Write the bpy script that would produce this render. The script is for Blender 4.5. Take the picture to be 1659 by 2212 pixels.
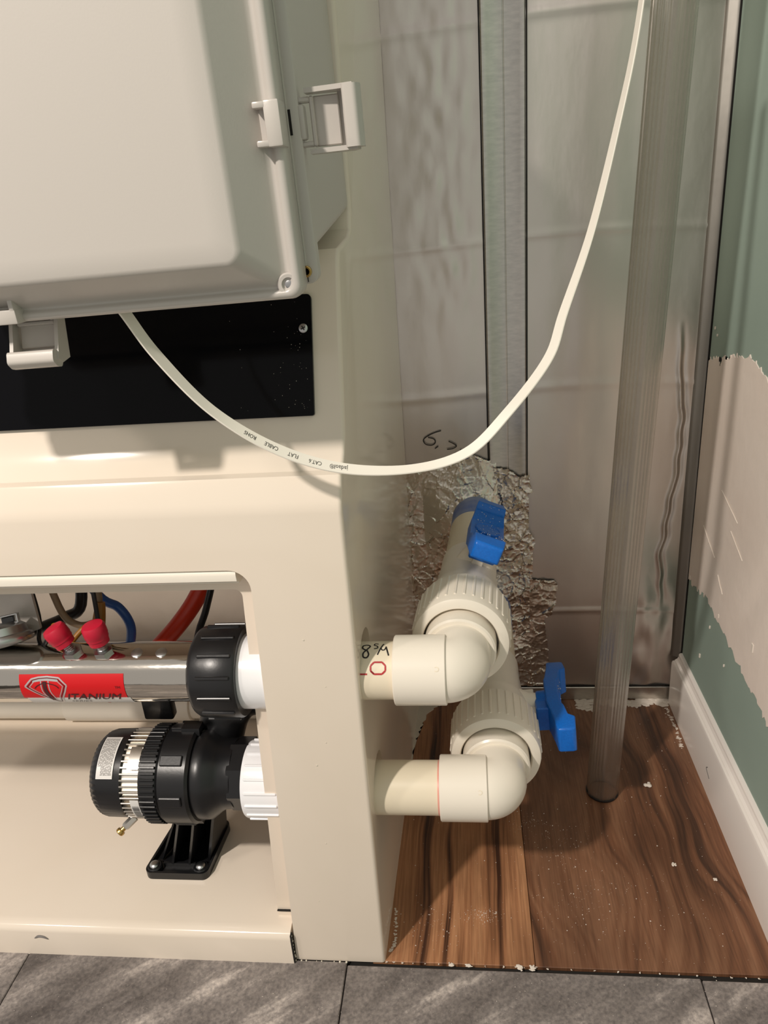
import bpy, bmesh, math, random
from mathutils import Vector, Matrix, noise

for o in list(bpy.data.objects): bpy.data.objects.remove(o, do_unlink=True)
S = bpy.context.scene
COL = S.collection
V = Vector
PI = math.pi

# ------------------------------------------------------------------ camera
cam_d = bpy.data.cameras.new('camera')
cam = bpy.data.objects.new('camera', cam_d); COL.objects.link(cam); S.camera = cam
cam_d.sensor_fit = 'VERTICAL'; cam_d.sensor_height = 36.0
cam_d.lens = 36.0 * 1597.0 / 2212.0
cam_d.clip_start = 0.01; cam_d.clip_end = 50
pit, rol, yaw = math.radians(22.411), math.radians(4.666), math.radians(-7.194)
fw = V((math.sin(yaw)*math.cos(pit), math.cos(yaw)*math.cos(pit), -math.sin(pit)))
rt = V((math.cos(yaw), -math.sin(yaw), 0)); dn = fw.cross(rt)
r2 = rt*math.cos(rol) + dn*math.sin(rol); d2 = dn*math.cos(rol) - rt*math.sin(rol)
m3 = Matrix((r2, -d2, -fw)).transposed()
cam.matrix_world = Matrix.Translation((0, 0, 0.84)) @ m3.to_4x4()

# ------------------------------------------------------------------ world
W = bpy.data.worlds.new('world'); S.world = W; W.use_nodes = True
bg = W.node_tree.nodes['Background']
bg.inputs['Color'].default_value = (1.0, 0.95, 0.89, 1); bg.inputs['Strength'].default_value = 0.49

# ------------------------------------------------------------------ lamp (ceiling lamp, above and to the left of the viewer)
ld = bpy.data.lights.new('ceiling_lamp', 'POINT'); ld.shadow_soft_size = 0.05; ld.energy = 185
ld.color = (1.0, 0.91, 0.82)
lo = bpy.data.objects.new('ceiling_lamp', ld); COL.objects.link(lo)
lo.location = (-1.08, -0.84, 2.22)
lo.rotation_euler = (V((-0.10, 0.66, -0.05)) - lo.location).to_track_quat('-Z', 'Y').to_euler()

rd = bpy.data.lights.new('side_fill_lamp', 'POINT'); rd.shadow_soft_size = 0.07; rd.energy = 26; rd.color = (1.0, 0.90, 0.80)
ro = bpy.data.objects.new('side_fill_lamp', rd); COL.objects.link(ro); ro.location = (-1.55, -0.35, 1.75)   # unseen second lamp far to the left, added to light the right wall

S.view_settings.view_transform = 'Standard'; S.view_settings.look = 'None'
S.view_settings.gamma = 1; S.view_settings.use_curve_mapping = False
S.view_settings.exposure = 0.0

# ================================================================== materials
def rgb(r, g, b):
    f = lambda c: (c/255/12.92) if c/255 <= 0.04045 else ((c/255+0.055)/1.055)**2.4
    return (f(r), f(g), f(b), 1)

def mat(name, color, rough=0.5, metal=0.0, coat=0.0, bump=None, vary=None, spec=None):
    m = bpy.data.materials.new(name); m.use_nodes = True
    nt = m.node_tree; b = nt.nodes['Principled BSDF']
    b.inputs['Base Color'].default_value = color
    b.inputs['Roughness'].default_value = rough; b.inputs['Metallic'].default_value = metal
    if coat: b.inputs['Coat Weight'].default_value = coat; b.inputs['Coat Roughness'].default_value = 0.05
    if spec is not None: b.inputs['Specular IOR Level'].default_value = spec
    if bump or vary:
        tc = nt.nodes.new('ShaderNodeTexCoord')
    if vary:   # (scale vec, amount, detail, second colour)
        mp = nt.nodes.new('ShaderNodeMapping'); mp.inputs['Scale'].default_value = vary[0]
        nz = nt.nodes.new('ShaderNodeTexNoise'); nz.inputs['Detail'].default_value = vary[2]; nz.inputs['Scale'].default_value = 1
        cr = nt.nodes.new('ShaderNodeValToRGB'); cr.color_ramp.elements[0].position = 0.5-vary[1]; cr.color_ramp.elements[1].position = 0.5+vary[1]
        cr.color_ramp.elements[0].color = color; cr.color_ramp.elements[1].color = vary[3]
        nt.links.new(tc.outputs['Object'], mp.inputs[0]); nt.links.new(mp.outputs[0], nz.inputs['Vector'])
        nt.links.new(nz.outputs['Fac'], cr.inputs[0]); nt.links.new(cr.outputs[0], b.inputs['Base Color'])
    if bump:   # (scale vec, strength, distance)
        mp = nt.nodes.new('ShaderNodeMapping'); mp.inputs['Scale'].default_value = bump[0]
        nz = nt.nodes.new('ShaderNodeTexNoise'); nz.inputs['Detail'].default_value = 4; nz.inputs['Scale'].default_value = 1
        bp = nt.nodes.new('ShaderNodeBump'); bp.inputs['Strength'].default_value = bump[1]; bp.inputs['Distance'].default_value = bump[2]
        nt.links.new(tc.outputs['Object'], mp.inputs[0]); nt.links.new(mp.outputs[0], nz.inputs['Vector'])
        nt.links.new(nz.outputs['Fac'], bp.inputs['Height']); nt.links.new(bp.outputs[0], b.inputs['Normal'])
    return m

M = {}
M['gelcoat'] = mat('gelcoat', rgb(234, 222, 207), 0.12, vary=((6, 6, 6), .25, 2, rgb(230, 217, 200)), bump=((5, 5, 5), .03, .006))
M['trim'] = mat('white_trim', rgb(240, 233, 220), 0.3)
M['pvc'] = mat('white_pvc', rgb(238, 230, 216), 0.28, bump=((60, 60, 60), .04, .002))
M['pvc_dull'] = mat('pvc_pipe_wall', rgb(232, 220, 196), 0.34)
M['pvc_cool'] = mat('bright_white_pvc', rgb(240, 240, 242), 0.25)
M['blue'] = mat('blue_plastic', rgb(6, 108, 205), 0.35, vary=((400, 400, 400), .12, 3, rgb(4, 100, 196)), bump=((300, 300, 300), .1, .001))
M['grey_plastic'] = mat('grey_enclosure_plastic', rgb(192, 186, 179), 0.3, bump=((700, 700, 700), .06, .0006))
M['black'] = mat('black_plastic', (0.009, 0.009, 0.010, 1), 0.32, bump=((250, 250, 250), .06, .001))
M['black_gloss'] = mat('black_gloss', (0.003, 0.003, 0.004, 1), 0.10, spec=.12)
M['steel'] = mat('polished_steel', (0.62, 0.58, 0.52, 1), 0.09, 1.0, bump=((14, 40, 40), .12, .004))
M['alu'] = mat('cast_aluminium', (0.66, 0.62, 0.56, 1), 0.34, 1.0)
M['zinc'] = mat('zinc_steel', (0.50, 0.50, 0.50, 1), 0.3, 1.0, bump=((60, 60, 60), .1, .002))
M['brass'] = mat('brass', (0.55, 0.36, 0.12, 1), 0.25, 1.0)
M['red_vinyl'] = mat('red_vinyl_cap', rgb(190, 22, 52), 0.4)
M['red_sticker'] = mat('red_sticker', rgb(205, 14, 22), 0.35)
M['white_sticker'] = mat('white_sticker', rgb(225, 222, 218), 0.4)
M['ink'] = mat('black_ink', (0.012, 0.010, 0.010, 1), 0.5)
M['ink_red'] = mat('red_ink', rgb(176, 28, 34), 0.5)
M['chrome_ink'] = mat('silver_ink', (0.62, 0.58, 0.58, 1), 0.35, 0.6)
M['dark_ink'] = mat('dark_red_ink', rgb(70, 26, 28), 0.4)
M['grey_ink'] = mat('grey_ink', rgb(120, 115, 112), 0.6)
M['red_hose'] = mat('red_hose', rgb(205, 52, 22), 0.35)
M['blue_wire'] = mat('blue_wire', rgb(38, 84, 160), 0.35)
M['yellow_wire'] = mat('ochre_wire', rgb(150, 100, 30), 0.45)
M['beige_wire'] = mat('beige_wire', rgb(140, 118, 92), 0.45)
M['cable'] = mat('flat_cable_white', rgb(240, 234, 222), 0.35)
M['base_white'] = mat('baseboard_paint', rgb(243, 236, 229), 0.22)
M['plaster'] = mat('white_plaster', rgb(226, 216, 204), 0.9)
M['caulk'] = mat('white_caulk', rgb(215, 208, 192), 0.8, bump=((90, 90, 90), .3, .003))
M['compound'] = mat('joint_compound', rgb(234, 219, 207), 0.75, vary=((5, 9, 9), .3, 5, rgb(240, 229, 219)), bump=((12, 40, 40), .25, .003))
M['drywall'] = mat('green_drywall', rgb(154, 172, 161), 0.85, vary=((7, 7, 7), .3, 6, rgb(145, 163, 152)), bump=((500, 500, 500), .05, .001))
M['gap'] = mat('dark_gap', (0.012, 0.010, 0.008, 1), 0.9)

def foil(name, c1, c2, rough, bumpscale, strength, dist, metal=1.0):
    m = mat(name, c1, rough, metal, bump=(bumpscale, strength, dist), vary=((3, 3, 2.2), .28, 5, c2))
    return m
M['foil'] = foil('foil_faced_board', (0.60, 0.555, 0.52, 1), (0.74, 0.69, 0.64, 1), 0.35, (16, 16, 7), .22, .006)
M['foil_tape'] = foil('crumpled_foil_tape', (0.66, 0.61, 0.53, 1), (0.80, 0.74, 0.66, 1), 0.26, (45, 45, 45), .2, .003)
M['galv'] = mat('galvanised_steel', (0.52, 0.50, 0.47, 1), 0.30, 1.0, vary=((90, 90, 300), .2, 6, (0.62, 0.59, 0.55, 1)), bump=((60, 60, 400), .05, .001))

def wood(name, base, light, dark, seed, ring):
    m = bpy.data.materials.new(name); m.use_nodes = True
    nt = m.node_tree; N = nt.nodes; L = nt.links; b = N['Principled BSDF']
    b.inputs['Roughness'].default_value = 0.42
    tc = N.new('ShaderNodeTexCoord')
    mp = N.new('ShaderNodeMapping'); mp.inputs['Location'].default_value = (seed, seed*.7, 0)
    L.new(tc.outputs['Object'], mp.inputs[0])
    # slow warp so the grain makes cathedral arches
    w = N.new('ShaderNodeTexNoise'); w.inputs['Scale'].default_value = 1; w.inputs['Detail'].default_value = 2
    mw = N.new('ShaderNodeMapping'); mw.inputs['Scale'].default_value = (5.5, 2.4, 1); L.new(mp.outputs[0], mw.inputs[0]); L.new(mw.outputs[0], w.inputs['Vector'])
    sx = N.new('ShaderNodeSeparateXYZ'); L.new(mp.outputs[0], sx.inputs[0])
    a = N.new('ShaderNodeMath'); a.operation = 'MULTIPLY'; a.inputs[1].default_value = ring[0]; L.new(w.outputs['Fac'], a.inputs[0])
    c = N.new('ShaderNodeMath'); c.operation = 'MULTIPLY_ADD'; c.inputs[1].default_value = ring[1]; L.new(sx.outputs['X'], c.inputs[0]); L.new(a.outputs[0], c.inputs[2])
    # uneven rings: noise sampled along the warped coordinate
    cx = N.new('ShaderNodeCombineXYZ'); L.new(c.outputs[0], cx.inputs['X'])
    sy = N.new('ShaderNodeMath'); sy.operation = 'MULTIPLY'; sy.inputs[1].default_value = 1.5; L.new(sx.outputs['Y'], sy.inputs[0]); L.new(sy.outputs[0], cx.inputs['Y'])
    rg = N.new('ShaderNodeTexNoise'); rg.inputs['Scale'].default_value = 1.0; rg.inputs['Detail'].default_value = 3; rg.inputs['Roughness'].default_value = .55; L.new(cx.outputs[0], rg.inputs['Vector'])
    # fine fibres
    mf = N.new('ShaderNodeMapping'); mf.inputs['Scale'].default_value = (420, 14, 1); L.new(mp.outputs[0], mf.inputs[0])
    fb = N.new('ShaderNodeTexNoise'); fb.inputs['Scale'].default_value = 1; fb.inputs['Detail'].default_value = 3; L.new(mf.outputs[0], fb.inputs['Vector'])
    # blotches
    mb = N.new('ShaderNodeMapping'); mb.inputs['Scale'].default_value = (9, 5, 1); L.new(mp.outputs[0], mb.inputs[0])
    bl = N.new('ShaderNodeTexNoise'); bl.inputs['Scale'].default_value = 1; bl.inputs['Detail'].default_value = 5; L.new(mb.outputs[0], bl.inputs['Vector'])
    cr = N.new('ShaderNodeValToRGB'); e = cr.color_ramp.elements
    e[0].position = .34; e[0].color = dark; e[1].position = .46; e[1].color = base
    e2 = e.new(.56); e2.color = light; e3 = e.new(.68); e3.color = base
    L.new(rg.outputs['Fac'], cr.inputs[0])
    mx = N.new('ShaderNodeMix'); mx.data_type = 'RGBA'; mx.blend_type = 'MULTIPLY'; mx.inputs[0].default_value = .55
    cf = N.new('ShaderNodeValToRGB'); cf.color_ramp.elements[0].position = .3; cf.color_ramp.elements[0].color = (.45, .42, .40, 1); cf.color_ramp.elements[1].position = .6
    L.new(fb.outputs['Fac'], cf.inputs[0]); L.new(cr.outputs[0], mx.inputs[6]); L.new(cf.outputs[0], mx.inputs[7])
    my = N.new('ShaderNodeMix'); my.data_type = 'RGBA'; my.blend_type = 'MULTIPLY'; my.inputs[0].default_value = .7
    cb = N.new('ShaderNodeValToRGB'); cb.color_ramp.elements[0].position = .36; cb.color_ramp.elements[0].color = (.45, .42, .40, 1); cb.color_ramp.elements[1].position = .62
    L.new(bl.outputs['Fac'], cb.inputs[0]); L.new(mx.outputs[2], my.inputs[6]); L.new(cb.outputs[0], my.inputs[7])
    L.new(my.outputs[2], b.inputs['Base Color'])
    bp = N.new('ShaderNodeBump'); bp.inputs['Strength'].default_value = .12; bp.inputs['Distance'].default_value = .001
    L.new(fb.outputs['Fac'], bp.inputs['Height']); L.new(bp.outputs[0], b.inputs['Normal'])
    return m
M['wood_a'] = wood('walnut_plank_orange', rgb(172, 120, 84), rgb(196, 144, 104), rgb(70, 42, 28), 3.1, (3.4, 62))
M['wood_b'] = wood('walnut_plank_brown', rgb(130, 88, 62), rgb(150, 108, 80), rgb(84, 56, 40), 7.7, (7.0, 34))

def stone(name, seed):
    m = bpy.data.materials.new(name); m.use_nodes = True
    nt = m.node_tree; N = nt.nodes; L = nt.links; b = N['Principled BSDF']; b.inputs['Roughness'].default_value = .5
    tc = N.new('ShaderNodeTexCoord'); mp = N.new('ShaderNodeMapping'); mp.inputs['Location'].default_value = (seed, seed, 0); L.new(tc.outputs['Object'], mp.inputs[0])
    m0 = N.new('ShaderNodeMapping'); m0.inputs['Rotation'].default_value = (0, 0, -.62); L.new(mp.outputs[0], m0.inputs[0])
    mr = N.new('ShaderNodeMapping'); mr.inputs['Scale'].default_value = (6, 24, 1); L.new(m0.outputs[0], mr.inputs[0])
    n1 = N.new('ShaderNodeTexNoise'); n1.inputs['Scale'].default_value = 1; n1.inputs['Detail'].default_value = 7; n1.inputs['Roughness'].default_value = .6; L.new(mr.outputs[0], n1.inputs['Vector'])
    n2 = N.new('ShaderNodeTexNoise'); n2.inputs['Scale'].default_value = 230; n2.inputs['Detail'].default_value = 4; n2.inputs['Roughness'].default_value = .7; L.new(mp.outputs[0], n2.inputs['Vector'])
    c1 = N.new('ShaderNodeValToRGB'); e = c1.color_ramp.elements; e[0].position = .32; e[0].color = rgb(88, 82, 80); e[1].position = .56; e[1].color = rgb(132, 125, 122)
    e3 = e.new(.66); e3.color = rgb(182, 173, 168); L.new(n1.outputs['Fac'], c1.inputs[0])
    c2 = N.new('ShaderNodeValToRGB'); c2.color_ramp.elements[0].position = .35; c2.color_ramp.elements[0].color = (.6, .6, .6, 1); c2.color_ramp.elements[1].position = .7; c2.color_ramp.elements[1].color = (1.5, 1.48, 1.42, 1)
    L.new(n2.outputs['Fac'], c2.inputs[0])
    mx = N.new('ShaderNodeMix'); mx.data_type = 'RGBA'; mx.blend_type = 'MULTIPLY'; mx.inputs[0].default_value = .8
    L.new(c1.outputs[0], mx.inputs[6]); L.new(c2.outputs[0], mx.inputs[7]); L.new(mx.outputs[2], b.inputs['Base Color'])
    bp = N.new('ShaderNodeBump'); bp.inputs['Strength'].default_value = .3; bp.inputs['Distance'].default_value = .001
    L.new(n2.outputs['Fac'], bp.inputs['Height']); L.new(bp.outputs[0], b.inputs['Normal'])
    return m
M['stone_a'] = stone('grey_stone_tile', 0.0); M['stone_b'] = stone('grey_stone_tile_right', 5.3)

def clear_plastic():
    m = bpy.data.materials.new('clear_ribbed_plastic'); m.use_nodes = True
    nt = m.node_tree; N = nt.nodes; L = nt.links
    for n in list(N):
        if n.type != 'OUTPUT_MATERIAL': N.remove(n)
    out = [n for n in N if n.type == 'OUTPUT_MATERIAL'][0]
    tr = N.new('ShaderNodeBsdfTransparent'); tr.inputs[0].default_value = (.90, .89, .87, 1)
    gl = N.new('ShaderNodeBsdfGlossy'); gl.inputs['Roughness'].default_value = .25; gl.inputs['Color'].default_value = (.85, .83, .80, 1)
    df = N.new('ShaderNodeBsdfTranslucent'); df.inputs[0].default_value = (.75, .72, .68, 1)
    lw = N.new('ShaderNodeLayerWeight'); lw.inputs['Blend'].default_value = .35
    cr = N.new('ShaderNodeValToRGB'); cr.color_ramp.elements[0].color = (.06,)*3+(1,); cr.color_ramp.elements[1].color = (.75,)*3+(1,)
    L.new(lw.outputs['Facing'], cr.inputs[0])
    m1 = N.new('ShaderNodeMixShader'); m1.inputs[0].default_value = .16; L.new(tr.outputs[0], m1.inputs[1]); L.new(df.outputs[0], m1.inputs[2])
    m2 = N.new('ShaderNodeMixShader'); L.new(cr.outputs[0], m2.inputs[0]); L.new(m1.outputs[0], m2.inputs[1]); L.new(gl.outputs[0], m2.inputs[2])
    L.new(m2.outputs[0], out.inputs[0])
    return m
M['clear'] = clear_plastic()

# ================================================================== mesh helpers
ORG = {}
def origin(o): return ORG.get(o.name, V((0, 0, 0)))
def tag(o, label=None, cat=None, group=None, kind=None):
    if label: o['label'] = label
    if cat: o['category'] = cat
    if group: o['group'] = group
    if kind: o['kind'] = kind
    return o
def thing(name, loc, label, cat, group=None):
    o = bpy.data.objects.new(name, None); COL.objects.link(o); o.location = loc; o.empty_display_size = .02
    ORG[o.name] = V(loc); return tag(o, label, cat, group)
def link_mesh(name, me, m, parent=None, at=None, smooth=None):
    """mesh in world coordinates -> object whose origin is its parent's (or `at`)"""
    org = origin(parent) if parent else (V(at) if at else V((0, 0, 0)))
    if parent and at is None: here = org
    else: here = V(at) if at else org
    me.transform(Matrix.Translation(-here))
    o = bpy.data.objects.new(name, me); COL.objects.link(o)
    if parent: o.parent = parent; o.location = here - org
    else: o.location = here
    ORG[o.name] = here
    me.materials.clear(); me.materials.append(m)
    return o
def smooth_by_angle(bm, ang=35):
    for f in bm.faces: f.smooth = True
    lim = math.radians(ang)
    for e in bm.edges:
        if len(e.link_faces) == 2 and e.calc_face_angle(0) > lim: e.smooth = False
def obj(name, bm, m, parent=None, at=None, ang=35, flat=False):
    bmesh.ops.recalc_face_normals(bm, faces=bm.faces)
    if not flat: smooth_by_angle(bm, ang)
    me = bpy.data.meshes.new(name); bm.to_mesh(me); bm.free()
    return link_mesh(name, me, m, parent, at)
def nb(): return bmesh.new()
def box(bm, lo, hi, bev=0, seg=2, mx=None):
    lo = V(lo); hi = V(hi)
    g = bmesh.ops.create_cube(bm, size=1)['verts']
    c = (lo+hi)/2; s = hi-lo
    for v in g: v.co = V((v.co.x*s.x, v.co.y*s.y, v.co.z*s.z)) + c
    es = list({e for v in g for e in v.link_edges})
    if bev:
        r = bmesh.ops.bevel(bm, geom=es, offset=bev, segments=seg, profile=.5, affect='EDGES')
        vs = set(g) | set(r['verts']); vs = [v for v in vs if v.is_valid]
    else: vs = g
    if mx is not None:
        for v in vs: v.co = mx @ v.co
    return vs
def frame(o, d, up=V((0, 0, 1))):
    z = V(d).normalized(); x = V(up).cross(z)
    if x.length < 1e-4: x = V((1, 0, 0)).cross(z)
    x.normalize(); y = z.cross(x)
    m = Matrix((x, y, z)).transposed().to_4x4(); m.translation = V(o); return m
def lathe(bm, prof, o, d, seg=48, close=True, fn=None):
    """prof: (t along axis, radius); fn(angle, t, r)->r"""
    mx = frame(o, d); rings = []
    for t, r in prof:
        if r < 1e-6: rings.append([bm.verts.new(mx @ V((0, 0, t)))]); continue
        rings.append([bm.verts.new(mx @ V(((fn(2*PI*k/seg, t, r) if fn else r)*math.cos(2*PI*k/seg), (fn(2*PI*k/seg, t, r) if fn else r)*math.sin(2*PI*k/seg), t))) for k in range(seg)])
    for a, b in zip(rings, rings[1:]):
        if len(a) == 1 and len(b) == 1: continue
        for k in range(seg):
            k2 = (k+1) % seg
            if len(a) == 1: bm.faces.new((a[0], b[k], b[k2]))
            elif len(b) == 1: bm.faces.new((a[k], b[0], a[k2]))
            else: bm.faces.new((a[k], b[k], b[k2], a[k2]))
    if close:
        for r in (rings[0], rings[-1]):
            if len(r) > 1: bm.faces.new(r)
def ribs(bm, n, r0, r1, t0, t1, w, o, d, bev=0, a0=0, a1=2*PI):
    mx = frame(o, d)
    for k in range(n):
        a = a0+(a1-a0)*k/n
        box(bm, (r0, -w/2, t0), (r1, w/2, t1), bev, 1, mx @ Matrix.Rotation(a, 4, 'Z'))
def tube(bm, pts, r, seg=12, cap=True, sub=6):
    P = spline(pts, sub); n = len(P)
    rr = r if callable(r) else (lambda t: r)
    T = [(P[min(i+1, n-1)]-P[max(i-1, 0)]).normalized() for i in range(n)]
    u = T[0].orthogonal().normalized(); rings = []
    for i in range(n):
        u = (u - T[i]*u.dot(T[i])).normalized(); w = T[i].cross(u); q = rr(i/(n-1))
        rings.append([bm.verts.new(P[i]+(u*math.cos(2*PI*k/seg)+w*math.sin(2*PI*k/seg))*q) for k in range(seg)])
    for a, b in zip(rings, rings[1:]):
        for k in range(seg): bm.faces.new((a[k], a[(k+1) % seg], b[(k+1) % seg], b[k]))
    if cap: bm.faces.new(rings[0]); bm.faces.new(rings[-1])
def spline(pts, sub=6):
    P = [V(p) for p in pts]
    if sub <= 1 or len(P) < 3: return P
    out = []
    for i in range(len(P)-1):
        p0 = P[max(i-1, 0)]; p1 = P[i]; p2 = P[i+1]; p3 = P[min(i+2, len(P)-1)]
        for k in range(sub):
            t = k/sub
            out.append(.5*((2*p1)+(-p0+p2)*t+(2*p0-5*p1+4*p2-p3)*t*t+(-p0+3*p1-3*p2+p3)*t**3))
    out.append(P[-1]); return out
def prism(bm, poly, ax, a0, a1):
    """extrude 2-D polygon; ax 'x': poly=(y,z); 'y': poly=(x,z); 'z': poly=(x,y)"""
    def P(p, a): return V((a, p[0], p[1])) if ax == 'x' else (V((p[0], a, p[1])) if ax == 'y' else V((p[0], p[1], a)))
    A = [bm.verts.new(P(p, a0)) for p in poly]; B = [bm.verts.new(P(p, a1)) for p in poly]
    n = len(poly); bm.faces.new(A); bm.faces.new(B[::-1])
    for i in range(n): bm.faces.new((A[i], B[i], B[(i+1) % n], A[(i+1) % n]))
    return A+B
def round_poly(pts, rad, seg=6):
    """pts list of (x,y); rad per-corner"""
    out = []; n = len(pts)
    for i, p in enumerate(pts):
        r = rad[i] if isinstance(rad, (list, tuple)) else rad
        if r <= 0: out.append(tuple(p)); continue
        p = V(p).to_2d() if len(p) > 2 else V(p); a = V(pts[i-1])-p; b = V(pts[(i+1) % n])-p
        a.normalize(); b.normalize(); half = a.angle(b)/2
        d = r/math.tan(half); c = p+(a+b).normalized()*(r/math.sin(half))
        s = p+a*d-c; e = p+b*d-c; tot = s.angle_signed(e) if hasattr(s, 'angle_signed') else 0
        a0 = math.atan2(s.y, s.x); a1 = math.atan2(e.y, e.x); da = (a1-a0+PI) % (2*PI)-PI
        for k in range(seg+1):
            t = a0+da*k/seg; out.append((c.x+r*math.cos(t), c.y+r*math.sin(t)))
    return out
def bake(o):
    """apply the modifiers of o without operators"""
    dg = bpy.context.evaluated_depsgraph_get(); dg.update()
    me = bpy.data.meshes.new_from_object(o.evaluated_get(dg), depsgraph=dg)
    o.modifiers.clear(); o.data = me; return o
def drop(o):
    me = o.data; bpy.data.objects.remove(o, do_unlink=True)
def bevmod(o, w, seg=3, ang=35):
    m = o.modifiers.new('bevel', 'BEVEL'); m.width = w; m.segments = seg; m.limit_method = 'ANGLE'; m.angle_limit = math.radians(ang); m.harden_normals = False
    return o
def stroke(bm, pts, w, fn, sub=5, h=0.0):
    """flat ribbon of width w along 2-D points, mapped to 3-D by fn(u,v)"""
    P = spline([V((p[0], p[1], 0)) for p in pts], sub) if len(pts) > 2 else [V((pts[0][0], pts[0][1], 0)).lerp(V((pts[1][0], pts[1][1], 0)), k/6) for k in range(7)]
    L = []; n = len(P)
    for i in range(n):
        t = (P[min(i+1, n-1)]-P[max(i-1, 0)]).normalized(); q = V((-t.y, t.x, 0))*w/2
        L.append((bm.verts.new(fn(*(P[i]+q).xy)), bm.verts.new(fn(*(P[i]-q).xy))))
    for a, b in zip(L, L[1:]): bm.faces.new((a[0], a[1], b[1], b[0]))
def text_bm(bm, s, size, fn, shear=0, sx=1.0, center=True, extrude=0):
    c = bpy.data.curves.new('txt', 'FONT'); c.body = s; c.size = size; c.shear = shear; c.resolution_u = 2
    if center: c.align_x = 'CENTER'; c.align_y = 'CENTER'
    o = bpy.data.objects.new('txt', c); COL.objects.link(o)
    dg = bpy.context.evaluated_depsgraph_get(); dg.update()
    me = bpy.data.meshes.new_from_object(o.evaluated_get(dg), depsgraph=dg)
    t = bmesh.new(); t.from_mesh(me)
    bmesh.ops.triangulate(t, faces=t.faces)
    mp = {}
    for v in t.verts: mp[v.index] = bm.verts.new(fn(v.co.x*sx, v.co.y))
    for f in t.faces:
        try: bm.faces.new([mp[v.index] for v in f.verts])
        except ValueError: pass
    t.free(); bpy.data.objects.remove(o, do_unlink=True); bpy.data.meshes.remove(me); bpy.data.curves.remove(c)

# ================================================================== SETTING
WY = 1.12     # back wall
WX = 0.350    # right wall
# ---- floor
bm = nb(); box(bm, (-1.4, -.8, -.03), (.36, 1.13, -.006))
floor = tag(obj('floor', bm, M['gap']), kind='structure')
def piece(name, x0, y0, x1, y1, z0, z1, m, parent, bev=.0006):
    bm = nb(); box(bm, (x0, y0, z0), (x1, y1, z1), bev, 1); return obj(name, bm, m, parent)
piece('floor_plank', -.135, .609, .0585, 1.125, -.006, 0, M['wood_a'], floor)
piece('floor_plank', .0592, .609, .362, 1.125, -.006, -.0001, M['wood_b'], floor)
for (x0, x1, m, y1) in ((-.573, -.166, 'stone_a', .6055), (-1.0, -.5742, 'stone_b', .6045), (-.1645, .243, 'stone_b', .6015), (.2444, .362, 'stone_a', .5995)):
    piece('floor_tile', x0, .12, x1, y1, -.006, .0012, M[m], floor, .001)
for x0, x1, m in ((-1.0, -.6, 'stone_a'), (-.599, -.2, 'stone_b'), (-.199, .2, 'stone_a'), (.201, .362, 'stone_b')):
    piece('floor_tile', x0, -.6, x1, .119, -.006, .0012, M[m], floor, .001)

# ---- back wall: foil-faced insulation board with real undulation, creases and seams
def wall_y(x, z):
    d = 0
    for zz, a, w in ((1.047, .0022, .006), (.782, .0014, .005), (.565, .0010, .006), (.176, .0014, .003)):
        c = zz + .006*math.sin(x*9)
        d += a*math.exp(-((z-c)/w)**2)
    d += .0016*noise.noise(V((x*9, 3, z*4)))+.0007*noise.noise(V((x*30, 7, z*9)))
    # crumpled strip between the stud and the cabinet
    s = math.exp(-((x+.02)/.05)**2)*max(0, min(1, (z-.62)*8))
    d += .0016*s*noise.noise(V((x*60, 1, z*26)))
    # long torn crease near the corner
    if .18 < z < .66:
        cx = .312+.03*max(0, z-.42)+.008*math.sin(z*17)+.005*noise.noise(V((0, 5, z*30)))
        k = min(1, (z-.18)*8, (.66-z)*8)
        d += k*(.0040*math.exp(-((x-cx)/.0028)**2)-.0022*math.exp(-((x-cx-.006)/.003)**2))
    # wrinkles low in the corner
    if x > .22 and z < .28:
        d += .0030*noise.noise(V((x*45, 2, z*22)))*min(1, (x-.22)*20)*min(1, (.28-z)*9)
    if z > .3 and x > .28: d += .0028*math.exp(-((x-.345)/.006)**2)
    return -d
bm = nb(); nx, nz = 300, 320; X0, X1, Z0, Z1 = -.25, .372, .028, 1.30
g = [[bm.verts.new((X0+(X1-X0)*i/nx, WY+wall_y(X0+(X1-X0)*i/nx, Z0+(Z1-Z0)*j/nz), Z0+(Z1-Z0)*j/nz)) for i in range(nx+1)] for j in range(nz+1)]
for j in range(nz):
    for i in range(nx): bm.faces.new((g[j][i], g[j][i+1], g[j+1][i+1], g[j+1][i]))
for f in bm.faces: f.smooth = True
box(bm, (-1.4, WY+.012, 0), (.40, WY+.05, 1.5)); box(bm, (-1.4, WY, .028), (X0, WY+.012, 1.5))
me = bpy.data.meshes.new('wall_back'); bm.to_mesh(me); bm.free()
wall_back = tag(link_mesh('wall_back', me, M['foil']), kind='structure')
# galvanised stud strip with rolled edges
bm = nb()
prof = [(-.0290, .004), (-.0290, -.0012), (-.0275, -.0030), (-.0215, -.0030), (-.0195, -.0024), (-.0010, -.0024), (-.0004, -.0021), (.0004, -.0021), (.0010, -.0024), (.0190, -.0024), (.0210, -.0030), (.0270, -.0030), (.0285, -.0012), (.0285, .004)]
A = []
for zz in (.42, 1.30):
    cx = .0615+.0*(zz)
    A.append([bm.verts.new((cx+p[0], WY-.001+p[1], zz)) for p in prof])
for k in range(len(prof)-1): bm.faces.new((A[0][k], A[0][k+1], A[1][k+1], A[1][k]))
bm.faces.new(A[0]); bm.faces.new(A[1])
obj('steel_stud', bm, M['galv'], wall_back, ang=20)
bm = nb()
for x in (.0312, .0915): box(bm, (x-.0009, WY-.0022, .43), (x+.0009, WY, 1.3))
obj('stud_gap', bm, M['gap'], wall_back)
# bottom track
bm = nb(); box(bm, (-.2, WY-.004, .0), (.345, WY+.01, .0265), .001, 1)
obj('steel_track', bm, M['galv'], wall_back)
bm = nb(); box(bm, (-.2, WY-.0015, .0265), (.345, WY+.01, .029)); obj('track_gap', bm, M['gap'], wall_back)
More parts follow.
